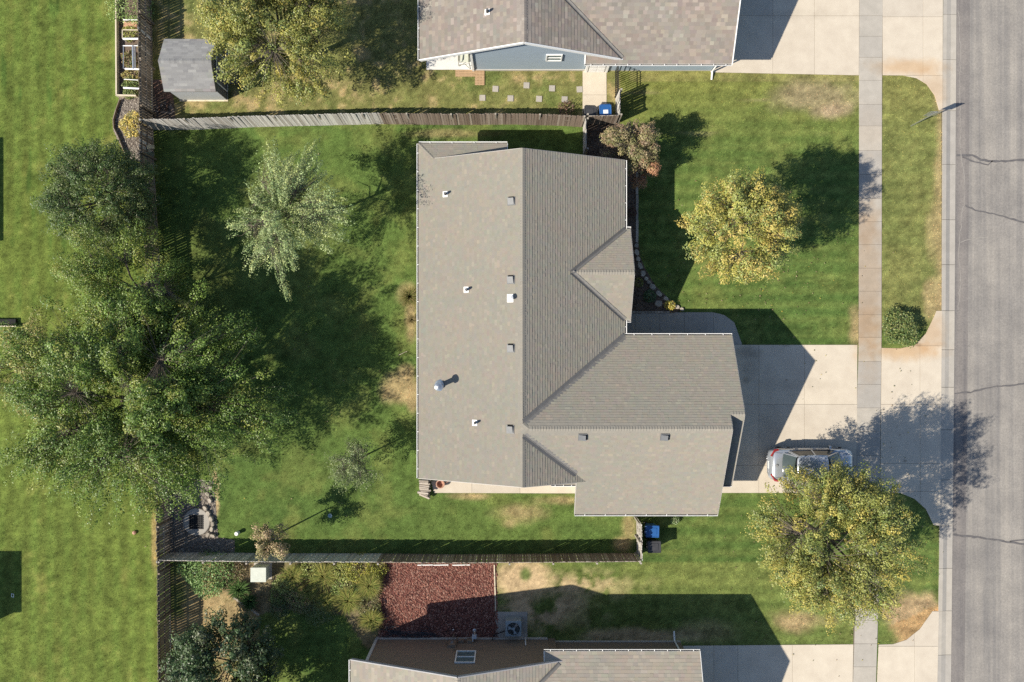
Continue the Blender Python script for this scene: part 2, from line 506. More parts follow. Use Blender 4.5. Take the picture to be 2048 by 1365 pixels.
def lawn_colour(px, py):
    """the colour the turf itself has (healthy, dry, thatch, bare soil); returns rgb and how much grass grows there"""
    px = np.asarray(px, float); py = np.asarray(py, float)
    G = np.array
    healthy = G((0.072, 0.112, 0.030)); rich = G((0.050, 0.090, 0.025)); yellow = G((0.128, 0.145, 0.045)); straw = G((0.27, 0.205, 0.115))
    soil = G((0.37, 0.275, 0.175)); thatch = G((0.20, 0.168, 0.10)); olive = G((0.165, 0.155, 0.062))
    n1 = fbm(px, py, 170, 1); n2 = fbm(px, py, 46, 5); n3 = fbm(px, py, 14, 9, 3); n4 = vnoise(px, py, 5, 3)
    c = np.zeros(px.shape + (3,)); c[:] = healthy
    dens = np.ones(px.shape)

    def blend(mask, col):
        nonlocal c
        m = np.clip(mask, 0, 1)[..., None]
        c = c * (1 - m) + col * m
    blend(sstep(0.48, 0.72, n1) * 0.55, rich)
    blend(sstep(0.5, 0.75, n2) * 0.5, yellow)
    # west neighbour's lawn: lighter, mowing lanes running north-south
    west = px < 318
    stripe = 0.5 + 0.5 * np.sin(px / 33.0 * 2 * np.pi + 2.0 * fbm(px, py, 300, 31))
    blend(np.where(west, 0.52 + 0.25 * (n2 - 0.5), 0), yellow)
    blend(np.where(west, stripe * 0.62 * sstep(0.25, 0.55, n2), 0), healthy)
    blend(np.where(west, sstep(0.54, 0.78, n3 * 0.5 + n2 * 0.5) * 0.4, 0), olive)
    lane = sstep(0.80, 0.97, vnoise(px, py * 0.12, 7, 77))
    blend(np.where(west & (py < 640), lane * 0.8, 0), rich)
    # north neighbour's back yard: dry
    nb = (px > 305) & (px < 1240) & (py < 250)
    blend(np.where(nb, 0.72 + 0.4 * (n2 - 0.5), 0), olive)
    blend(np.where(nb, sstep(0.50, 0.72, n3 * 0.5 + n2 * 0.5) * 0.75, 0), straw)
    blend(np.where(nb, sstep(0.62, 0.75, fbm(px, py, 40, 60)) * 0.5, 0), healthy)
    # front lawns: mowing lanes running east-west
    fr = (px > 1240) & (px < 1884) & (py < 1290)
    lane2 = 0.5 + 0.5 * np.sin(py / 29.0 * 2 * np.pi + 1.5 * n1)
    blend(np.where(fr, lane2 * 0.32, 0), yellow)
    blend(np.where(fr, sstep(0.78, 0.95, vnoise(px * 0.04, py, 5, 123)) * 0.4, 0), rich)
    blend(np.where(fr & (py < 700), sstep(330, 130, py) * 0.72, 0), G((0.150, 0.152, 0.045)))
    lines = sstep(0.86, 0.97, vnoise(px * 0.05, py, 6, 91)) * sstep(360, 200, py)
    blend(np.where(fr & (py > 160) & (py < 360), lines * 0.55, 0), thatch)
    strip = (px > 1760) & (px < 1886) & (py < 660)
    blend(np.where(strip, 0.36 + 0.25 * n2, 0), olive)
    blend(np.where(strip, sstep(1862, 1880, px + 14 * (n2 - 0.5)) * 0.7, 0), straw)
    blend(ell(px, py, 1862, 600, 22, 40, n2) * 0.7, straw)
    blend(ell(px, py, 1862, 460, 16, 70, n2) * 0.5, straw)
    blend(ell(px, py, 1640, 195, 96, 36, n2, 0.7) * 0.95, thatch)
    blend(ell(px, py, 1665, 222, 44, 20, n2, 0.6) * 0.9, G((0.26, 0.20, 0.135)))
    blend(ell(px, py, 1712, 660, 20, 44, n2) * 0.8, straw)
    blend(np.where((py > 146) & (py < 165) & (px > 1260) & (px < 1720), 0.5 * n2, 0), straw)
    # our back yard
    by = (px > 320) & (px < 840) & (py > 255) & (py < 1110)
    blend(np.where(by, sstep(0.55, 0.7, fbm(px, py, 90, 44)) * 0.35, 0), yellow)
    for e in ((798, 775, 40, 36, 0.85), (822, 640, 16, 60, 0.85), (826, 800, 14, 34, 0.8), (815, 590, 22, 26, 0.6), (905, 268, 90, 10, 0.5), (812, 742, 18, 16, 0.6)):
        blend(ell(px, py, e[0], e[1], e[2], e[3], n2, 0.6) * e[4], straw)
    # south side yard of our house
    sy = (px > 840) & (px < 1290) & (py > 980) & (py < 1110)
    blend(np.where(sy, 0.22 * n2, 0), yellow)
    for e in ((1035, 1025, 52, 22, 0.7), (950, 992, 42, 9, 0.9), (1135, 1000, 40, 10, 0.5), (1258, 1055, 14, 30, 0.65), (1245, 1090, 20, 16, 0.9), (1110, 1000, 60, 9, 0.4), (1020, 1045, 20, 12, 0.6)):
        blend(ell(px, py, e[0], e[1], e[2], e[3], n2, 0.7) * e[4], straw)
    # south neighbour's side: bare, sandy
    so = (py > 1122) & (px > 985) & (px < 1715)
    bare = ell(px, py, 1035, 1160, 72, 44, n2, 0.5)
    bare = np.maximum(bare, ell(px, py, 1150, 1172, 120, 30, n2, 0.9) * 0.85 * sstep(0.30, 0.55, n3))
    bare = np.maximum(bare, ell(px, py, 1090, 1215, 110, 52, n2, 0.8) * sstep(0.42, 0.56, fbm(px, py, 30, 71)))
    bare = np.maximum(bare, ell(px, py, 1265, 1272, 130, 16, n2, 0.6) * 0.9)
    bare = np.where(so, bare, 0)
    blend(np.where(so, 0.30 + 0.3 * (n2 - .3), 0), yellow)
    blend(np.where(so & (px > 1240), ell(px, py, 1400, 1150, 220, 40, n2, 0.9) * 0.5, 0), yellow)
    blend(bare * 0.95, soil)
    blend(ell(px, py, 1050, 1150, 15, 17, n2, 0.4) * 0.9, healthy)
    dens = dens * (1 - 0.93 * np.clip(bare, 0, 1))
    for e in ((1590, 1243, 46, 24, 0.95), (1425, 1262, 60, 26, 0.5), (1660, 1240, 30, 14, 0.4)):
        m = ell(px, py, e[0], e[1], e[2], e[3], n2, 0.7) * e[4]
        blend(m, straw)
    m = np.where((px > 1756) & (py > 1120), ell(px, py, 1822, 1238, 62, 60, n2, 0.45), 0)
    blend(m, G((0.27, 0.20, 0.12)))
    blend(np.where((px > 1756) & (py > 1262 - 0.45 * (px - 1756)), m * 0.5, 0), G((0.30, 0.18, 0.075)))
    # strips beside the west fence, and the dry back corner of the south garden
    blend(ell(px, py, 311, 1080, 9, 60, n2, 0.5) * 0.9, straw)
    blend(np.where((px > 342) & (px < 520) & (py > 1126), 0.75 * sstep(0.3, 0.55, n2) + 0.2, 0), straw)
    g = inside(BED_GARDEN, px, py)
    blend(np.where(g, 0.85, 0), G((0.15, 0.115, 0.075)))
    dens = np.where(g, dens * 0.25, dens)
    blend(ell(px, py, 430, 985, 8, 50, n2) * 0.9, soil)
    c = c * (1 + np.where(west, 0.26 * (stripe - .5), 0) + np.where(fr, 0.11 * (lane2 - .5), 0))[..., None]
    c = c * (0.62 + 0.76 * n3 + 0.50 * (n4 - 0.5))[..., None] * np.where(west[..., None], np.array([1.48, 1.50, 1.12]), np.array([1.48, 1.48, 1.38]))
    return c, dens


# ------------------------------------------------------------------ ground sheet
def axis(lo, hi, step, far):
    a = np.arange(lo, hi + step, step)
    out_ = [1.6, 4, 9, 20, 45, 100, 220, far]
    return np.concatenate([[lo - d for d in out_[::-1]], a, [a[-1] + d for d in out_]])


GZ = 0.05
gx = axis(-29.6, 24.2, 0.14, 500); gy = axis(-20.0, 20.0, 0.14, 500)
X, Y = np.meshgrid(gx, gy)
pxg = X / S + 1024; pyg = 682.5 - Y / S
colg, _ = lawn_colour(pxg, pyg)
outm = np.maximum(sstep(31, 40, np.abs(X)), sstep(21, 30, np.abs(Y)))[..., None]
colg = colg * (1 - outm) + np.array([0.105, 0.145, 0.042]) * outm
Z = np.full(X.shape, GZ) + 0.035 * (fbm(X, Y, 6.0, 21) - 0.5) * 0
Z = np.where(pxg > kerb_l(np.clip(pyg, -60, 1430)) + 2, -0.16, Z)
ny, nx = X.shape
V = np.stack([X, Y, Z], -1).reshape(-1, 3)
idx = np.arange(nx * ny).reshape(ny, nx)
F = np.stack([idx[:-1, :-1], idx[:-1, 1:], idx[1:, 1:], idx[1:, :-1]], -1).reshape(-1, 4)
go = np_mesh('ground', V, F, None, M_LAWN, kind='structure', label='turf and bare soil of the house lots', )


ca = np.ones((nx * ny, 4), np.float32); ca[:, :3] = colg.reshape(-1, 3) * 0.80
go.data.attributes.new('Col', 'FLOAT_COLOR', 'POINT').data.foreach_set('color', ca.ravel())


# grass blades (nobody could count them)
def grass_blades():
    n = 640000
    px = RNG.uniform(-20, 1886, n); py = RNG.uniform(-30, 1395, n)
    c, d = lawn_colour(px, py)
    keep = RNG.random(n) < d
    bad = np.zeros(n, bool)
    for poly in NO_GRASS: bad |= inside(poly, px, py)
    bad |= (px > walk_l(py) - 0.5) & (px < walk_r(py) + 0.5)
    bad |= px > kerb_l(py) - 1.0
    keep &= ~bad
    px, py, c = px[keep], py[keep], c[keep]
    n = len(px)
    x = (px - 1024) * S; y = -(py - 682.5) * S
    a = RNG.uniform(0, 2 * np.pi, n); L = RNG.uniform(0.05, 0.095, n); tilt = RNG.uniform(0.5, 1.25, n); w = RNG.uniform(0.012, 0.022, n)
    dx, dy = np.cos(a), np.sin(a)
    base = np.stack([x, y, np.full(n, GZ - 0.004)], -1)
    side = np.stack([-dy, dx, np.zeros(n)], -1) * (w / 2)[:, None]
    tip = base + np.stack([dx * np.sin(tilt) * L, dy * np.sin(tilt) * L, np.cos(tilt) * L], -1)
    V = np.stack([base - side, base + side, tip], 1).reshape(-1, 3)
    F = np.arange(3 * n).reshape(n, 3)
    k = RNG.uniform(0.5, 1.75, n)[:, None]
    warm = RNG.random(n)[:, None]
    cc = c * k * np.where(warm > 0.86, np.array([1.55, 1.22, 1.3]), np.array([1, 1, 1]))
    np_mesh('grass', V, F, cc * 1.28, M_BLADE, kind='stuff', label='mown green grass with dry tufts growing on the lawns', cat='grass')


grass_blades()


# ------------------------------------------------------------------ road, kerb, walks, drives
def sheet(name, poly_px, z, m, parent=None, **kw):
    b = MB()
    b.poly([P(x, y) * 1.0 + Vector((0, 0, z)) for x, y in poly_px][::-1])
    return b.build(name, m, parent, **kw)


def road_extra(N, L, geo, col, mix):
    # wear lanes that run with the traffic, and coarse aggregate
    mp = N.new('ShaderNodeMapping'); mp.inputs['Scale'].default_value = (1.9, 0.03, 1)
    L.new(geo.outputs['Position'], mp.inputs['Vector'])
    nz = N.new('ShaderNodeTexNoise'); nz.inputs['Scale'].default_value = 1.5; nz.inputs['Detail'].default_value = 5; nz.inputs['Roughness'].default_value = 0.6
    L.new(mp.outputs[0], nz.inputs['Vector'])
    rp = N.new('ShaderNodeValToRGB'); e = rp.color_ramp.elements
    e[0].position = 0.3; e[0].color = (0.80, 0.80, 0.81, 1); e[1].position = 0.7; e[1].color = (1.24, 1.20, 1.13, 1)
    L.new(nz.outputs['Fac'], rp.inputs['Fac'])
    col = mix('MULTIPLY', col, rp.outputs['Color'])
    n2 = N.new('ShaderNodeTexNoise'); n2.inputs['Scale'].default_value = 9; n2.inputs['Detail'].default_value = 6; n2.inputs['Roughness'].default_value = 0.9
    L.new(geo.outputs['Position'], n2.inputs['Vector'])
    r2 = N.new('ShaderNodeValToRGB'); e = r2.color_ramp.elements
    e[0].position = 0.35; e[0].color = (0.74, 0.74, 0.75, 1); e[1].position = 0.68; e[1].color = (1.24, 1.22, 1.2, 1)
    L.new(n2.outputs['Fac'], r2.inputs['Fac'])
    col = mix('MULTIPLY', col, r2.outputs['Color'])
    n4 = N.new('ShaderNodeTexNoise'); n4.inputs['Scale'].default_value = 0.35; n4.inputs['Detail'].default_value = 7; n4.inputs['Roughness'].default_value = 0.7
    L.new(geo.outputs['Position'], n4.inputs['Vector'])
    r4 = N.new('ShaderNodeValToRGB'); e = r4.color_ramp.elements
    e[0].position = 0.36; e[0].color = (0.86, 0.86, 0.88, 1); e[1].position = 0.62; e[1].color = (1.08, 1.07, 1.06, 1)
    L.new(n4.outputs['Fac'], r4.inputs['Fac'])
    return mix('MULTIPLY', col, r4.outputs['Color'])


M_ROAD = mat('worn_asphalt', (0.218, 0.211, 0.199), (0.250, 0.241, 0.227), scale=0.7, rough=0.95, bump=0.3, bscale=45, extra=road_extra)
M_ROADEDGE = mat('dark_asphalt_edge', (0.165, 0.158, 0.155), (0.20, 0.19, 0.183), scale=1.2, rough=0.95, bump=0.3, bscale=45, extra=road_extra)
M_SEAL = mat('crack_sealant', (0.085, 0.08, 0.082), (0.13, 0.125, 0.125), scale=6, rough=0.8)
M_CRACK = mat('pale_crack', (0.24, 0.225, 0.205), (0.29, 0.27, 0.245), scale=6)

ys = [-1600, -60, 150, 300, 500, 690, 850, 1050, 1250, 1430, 3000]
b = MB()
for y0, y1 in zip(ys[:-1], ys[1:]):
    xa, xb = float(road_l(np.clip(y0, -60, 1430))), float(road_l(np.clip(y1, -60, 1430)))
    b.poly([P(xa, y0), P(xb, y1), P(2330, y1), P(2330, y0)])
road = b.build('road', M_ROAD, kind='structure', label='worn grey asphalt street along the east side')
b = MB()   # darker worn lane beside the gutter, 4 mm above
for y0, y1 in zip(ys[:-1], ys[1:]):
    xa, xb = float(road_l(np.clip(y0, -60, 1430))), float(road_l(np.clip(y1, -60, 1430)))
    b.poly([P(xa, y0) + Vector((0, 0, .004)), P(xb, y1) + Vector((0, 0, .004)), P(xb + 27, y1) + Vector((0, 0, .004)), P(xa + 27, y0) + Vector((0, 0, .004))])
b.build('asphalt_edge', M_ROADEDGE, road)


def ribbon(b, pts, w, z, jitter=0.0, step=10):
    """a ragged flat ribbon through photo points"""
    out_ = []
    for (x0, y0), (x1, y1) in zip(pts[:-1], pts[1:]):
        n = max(1, int(math.hypot(x1 - x0, y1 - y0) / step))
        for k in range(n):
            t = k / n
            out_.append((x0 + (x1 - x0) * t + random.uniform(-jitter, jitter), y0 + (y1 - y0) * t + random.uniform(-jitter, jitter)))
    out_.append(pts[-1])
    L = []
    for i, (x, y) in enumerate(out_):
        a = out_[max(0, i - 1)]; c = out_[min(len(out_) - 1, i + 1)]
        d = Vector((c[0] - a[0], c[1] - a[1])).normalized()
        ww = w * random.uniform(0.6, 1.25) / 2
        L.append(((x - d.y * ww, y + d.x * ww), (x + d.y * ww, y - d.x * ww)))
    for (l0, r0), (l1, r1) in zip(L[:-1], L[1:]):
        b.poly([P(*l0) + Vector((0, 0, z)), P(*l1) + Vector((0, 0, z)), P(*r1) + Vector((0, 0, z)), P(*r0) + Vector((0, 0, z))])


for pts, w in (([(1913, 312), (1945, 311), (1962, 320), (1990, 324), (2060, 320)], 4.5), ([(1925, 314), (1950, 325), (1975, 330), (1985, 322)], 3.2),
               ([(1930, 412), (1950, 421), (1985, 428), (2060, 448)], 3.6), ([(1910, 787), (1942, 785), (1980, 775), (2060, 767)], 3.0),
               ([(1906, 1070), (1940, 1073), (1990, 1080), (2060, 1091)], 4.0), ([(2020, 1083), (2060, 1078)], 2.5)):
    b = MB(); ribbon(b, pts, w, 0.009, 1.0, 7); b.build('sealed_crack', M_SEAL, road)
for pts in ([(1916, 20), (1921, 90), (1919, 180), (1922, 250), (1920, 300)], [(1919, 300), (1928, 345), (1930, 400), (1925, 420), (1920, 470), (1918, 510), (1921, 560), (1916, 620)], [(1920, 485), (1940, 480), (1972, 475)]):
    b = MB(); ribbon(b, pts, 1.3, 0.0095, 1.5, 8); b.build('pale_crack', M_CRACK, road)

# kerb and gutter: pieces 3 m long
kerb = thing('kerb', P(1885, 680), None, None); kerb['kind'] = 'structure'; kerb['label'] = 'pale concrete kerb and gutter between street and lawns'
edges = [-150, -70, -10, 30, 120, 222, 330, 440, 530, 622, 700, 775, 860, 960, 1052, 1137, 1222, 1310, 1400, 1520]
for y0, y1 in zip(edges[:-1], edges[1:]):
    cl = lambda y: float(np.clip(y, -60, 1430))
    k0, k1, r0, r1 = float(kerb_l(cl(y0))), float(kerb_l(cl(y1))), float(road_l(cl(y0))), float(road_l(cl(y1)))
    g = 0.35
    low = (y1 <= 222) or (622 <= y0 and y1 <= 1052) or y0 >= 1222
    hk = 0.07 if low else 0.105
    b = MB()
    prof = [(0, -0.1), (0, hk), (0.26, hk - .004), (0.60, 0.016), (1.0, 0.022), (1.0, -0.1)]
    pts = []
    for yy, kk, rr in ((y0 + g, k0, r0), (y1 - g, k1, r1)):
        for t, z in prof:
            p = P(kk + t * (rr - kk), yy); pts.append((p.x, p.y, z))
    n = len(prof)
    fs = [(i, i + 1, n + i + 1, n + i) for i in range(n - 1)] + [tuple(range(n - 1, -1, -1)), tuple(range(n, 2 * n))]
    b.mesh_(pts, fs)
    b.build('kerb_stone', M_CONC2, kerb)


def slab_obj(name, poly_px, parent, m, ztop, gap=0.35, thick=0.12):
    """one concrete slab, shrunk by the joint, with softened arrises"""
    c = Vector((sum(p[0] for p in poly_px) / len(poly_px), sum(p[1] for p in poly_px) / len(poly_px)))
    pts = []
    for x, y in poly_px:
        d = Vector((c.x - x, c.y - y))
        sx = min(gap, abs(d.x)) * (1 if d.x > 0 else -1); sy = min(gap, abs(d.y)) * (1 if d.y > 0 else -1)
        pts.append((x + sx, y + sy))
    b = MB()
    b.prism([P(x, y)[:2] for x, y in pts], ztop - thick, ztop)
    return b.build(name, m, parent, bevel=0.008)


def paved(name, label, poly_base, slabs, m, ztop=0.075, gap=0.2):
    c = poly_base[0]
    b = MB(); b.prism([P(x, y)[:2] for x, y in poly_base], ztop - 0.10, ztop - 0.012)
    o = b.build(name, M_JOINT, None, kind='structure', label=label)
    for s in slabs:
        slab_obj('slab', s, o, m, ztop + random.uniform(-0.002, 0.003), gap)
    return o


def clip_rect(poly, x0, y0, x1, y1):
    def cut(pl, f, inter):
        out_ = []
        for i in range(len(pl)):
            a, c = pl[i], pl[(i + 1) % len(pl)]
            if f(a):
                out_.append(a)
                if not f(c): out_.append(inter(a, c))
            elif f(c): out_.append(inter(a, c))
        return out_
    ix = lambda v: (lambda a, c: (v, a[1] + (c[1] - a[1]) * (v - a[0]) / (c[0] - a[0])))
    iy = lambda v: (lambda a, c: (a[0] + (c[0] - a[0]) * (v - a[1]) / (c[1] - a[1]), v))
    for f, g in ((lambda p: p[0] >= x0, ix(x0)), (lambda p: p[0] <= x1, ix(x1)), (lambda p: p[1] >= y0, iy(y0)), (lambda p: p[1] <= y1, iy(y1))):
        if poly: poly = cut(poly, f, g)
    return poly


def grid_slabs(poly, xs, ys):
    out_ = []
    for x0, x1 in zip(xs[:-1], xs[1:]):
        for y0, y1 in zip(ys[:-1], ys[1:]):
            p = clip_rect(poly, x0, y0, x1, y1)
            if len(p) >= 3: out_.append(p)
    return out_


ym = [-110, -62, -14, 33, 74, 116, 162, 210, 253, 302, 350, 398, 444, 490, 537, 583, 630, 675, 723, 769, 816, 863, 911, 958, 1005, 1052, 1099, 1146, 1193, 1240, 1287, 1333, 1380, 1427]
sl = []
for y0, y1 in zip(ym[:-1], ym[1:]):
    cl = lambda y: float(np.clip(y, -60, 1430))
    sl.append([(float(walk_l(cl(y0))), y0), (float(walk_r(cl(y0))), y0), (float(walk_r(cl(y1))), y1), (float(walk_l(cl(y1))), y1)])
paved('sidewalk', 'concrete sidewalk of square slabs running beside the street', [(1718, -110), (1764, -110), (1762, 690), (1748, 1427), (1703, 1427), (1716, 690)], sl, M_CONC2, 0.08)
BIG = 5000
paved('driveway', 'pale concrete driveway in front of the grey roofed middle house', DRIVE_O, grid_slabs(DRIVE_O, [1400, 1517, 1608, 1720], [680, 809, 931, 990]), M_CONC)
paved('driveway', 'pale concrete driveway of the north house at the top edge', DRIVE_N, grid_slabs(DRIVE_N, [1400, 1545, 1628, 1720], [-90, 33, 160]), M_CONC)
paved('driveway', 'pale concrete driveway of the south house at the bottom edge', DRIVE_S, grid_slabs(DRIVE_S, [1360, 1427, 1475, 1584, 1720], [1280, 1460]), M_CONC)
paved('driveway_apron', 'flared concrete apron between sidewalk and kerb at the middle house', APRON_O, grid_slabs(APRON_O, [1750, 1839, 1890], [600, 692, 809, 927, 983, 1060]), M_CONC)
paved('driveway_apron', 'flared concrete apron between sidewalk and kerb at the north house', APRON_N, grid_slabs(APRON_N, [1750, 1845, 1890], [-90, 35, 152, 230]), M_CONC)
paved('driveway_apron', 'flared concrete apron between sidewalk and kerb at the south house', APRON_S, grid_slabs(APRON_S, [1740, 1828, 1890], [1210, 1292, 1460]), M_CONC)
paved('front_walk', 'curved concrete walk from the driveway to the middle house door', WALK_FRONT, grid_slabs(WALK_FRONT, [1230, 1270, 1318, 1368, 1426, 1500], [600, 700]), M_CONC2, 0.07)
paved('side_walk', 'narrow concrete strip along the south wall of the middle house', WALK_SOUTH, grid_slabs(WALK_SOUTH, [850, 944, 1040, 1160], [900, 1000]), M_CONC, 0.07)
paved('concrete_pad', 'concrete pad at the side door of the north house', PAD_N, grid_slabs(PAD_N, [1160, 1220], [130, 191, 250]), M_CONC, 0.07)
paved('patio', 'white concrete corner patio of the north house', PATIO_N, grid_slabs(PATIO_N, [850, 960], [90, 150]), mat('white_patio_concrete', (0.58, 0.57, 0.54), (0.66, 0.65, 0.62), scale=2), 0.09)
paved('equipment_pad', 'concrete pad under the air conditioner of the south house', PAD_AC, [PAD_AC], M_CONC2, 0.07)

for nm, pl, m, lb in (('mulch_bed', BED_FRONT, M_MULCH, 'dark mulch flower bed along the front of the middle house'), ('mulch_bed', BED_BUSH, M_MULCH, 'dark mulch bed under the reddish bush'),
                      ('rock_bed', BED_RED, M_LAVABED, 'red lava rock bed north of the brown house'), ('mulch_bed', BED_WEST, M_GREYMULCH, 'grey mulch bed west of the long fence'),
                      ('mulch_bed', BED_DRAIN, M_GREYMULCH, 'gravelly soil around the storm drain'), ('soil', SOIL_SHED, M_MULCH, 'bare dark soil beside the shed'), ('garden_soil', BED_VEG, M_MULCH, 'dark soil inside the raised vegetable bed')):
    sheet(nm, pl, GZ + 0.012, m, kind='structure', label=lb)


def scatter_rocks(name, polys, n, r0, r1, pal, label, cat, flat=0.7):
    """loose pieces heaped on a bed: small octahedra, one object"""
    xs = [p[0] for pl in polys for p in pl]; ysv = [p[1] for pl in polys for p in pl]
    px = RNG.uniform(min(xs), max(xs), n * 3); py = RNG.uniform(min(ysv), max(ysv), n * 3)
    ok = np.zeros(n * 3, bool)
    for pl in polys: ok |= inside(pl, px, py)
    px, py = px[ok][:n], py[ok][:n]; n = len(px)
    c = np.stack([(px - 1024) * S, -(py - 682.5) * S, np.full(n, GZ + 0.02)], -1)
    r = RNG.uniform(r0, r1, n)
    dirs = np.array([(1, 0, 0), (0, 1, 0), (-1, 0, 0), (0, -1, 0), (0, 0, 1), (0, 0, -1)], float)
    V = dirs[None] * RNG.uniform(0.6, 1.3, (n, 6, 1)) * r[:, None, None]
    V[..., 2] *= flat
    a = RNG.uniform(0, 6.28, n); ca, sa = np.cos(a)[:, None], np.sin(a)[:, None]
    x = V[..., 0] * ca - V[..., 1] * sa; y = V[..., 0] * sa + V[..., 1] * ca
    tl = RNG.uniform(-0.6, 0.6, n)[:, None]
    z = V[..., 2] + x * tl
    V = np.stack([x, y, z], -1) + c[:, None, :]
    f = np.array([(0, 1, 4), (1, 2, 4), (2, 3, 4), (3, 0, 4), (1, 0, 5), (2, 1, 5), (3, 2, 5), (0, 3, 5)])
    F = (f[None] + (np.arange(n) * 6)[:, None, None]).reshape(-1, 3)
    pal = np.array(pal)
    cc = np.repeat(pal[RNG.integers(0, len(pal), n)] * RNG.uniform(0.75, 1.25, (n, 1)), 8, 0)
    return np_mesh(name, V.reshape(-1, 3), F, cc, M_ROCK, kind='stuff', label=label, cat=cat)


BED_RED_EDGE = [(768, 1122), (993, 1124), (996, 1279), (756, 1277), (759, 1188)]
scatter_rocks('lava_rock', [BED_RED] * 1 + [BED_RED_EDGE], 9600, 0.03, 0.07, [(0.185, 0.076, 0.058), (0.26, 0.115, 0.085), (0.125, 0.052, 0.042), (0.31, 0.18, 0.14)], 'loose red lava rock covering the bed beside the brown house', 'rocks')
scatter_rocks('bark_chips', [BED_WEST], 1800, 0.025, 0.06, [(0.16, 0.13, 0.11), (0.27, 0.24, 0.20), (0.11, 0.09, 0.075), (0.34, 0.30, 0.25)], 'grey bark chips on the bed west of the long fence', 'mulch', 0.4)
scatter_rocks('bark_mulch', [BED_FRONT, BED_BUSH], 3000, 0.025, 0.06, [(0.10, 0.07, 0.05), (0.16, 0.11, 0.08), (0.07, 0.05, 0.04)], 'dark bark mulch on the flower beds of the middle house', 'mulch', 0.4)
scatter_rocks('river_gravel', [BED_DRAIN], 2200, 0.025, 0.07, [(0.22, 0.19, 0.16), (0.30, 0.27, 0.23), (0.15, 0.13, 0.115)], 'gravel and soil crumbs around the storm drain', 'gravel', 0.6)
# ------------------------------------------------------------------ roofs
TAB = {}   # shared unit shingles


def unit_tab(name, m):
    if name in TAB: return TAB[name]
    b = MB()   # x across 0..1, y up the slope 0..1, z thickness 0..1
    b.mesh_([(0, 0, 0), (1, 0, 0), (1, 1, 0), (0, 1, 0), (0, 0, 1), (1, 0, 1), (1, 1, .12), (0, 1, .12)],
            [(4, 5, 6, 7), (0, 1, 5, 4), (0, 4, 7, 3), (1, 2, 6, 5), (2, 3, 7, 6)])
    TAB[name] = b.data(name, m)
    return TAB[name]


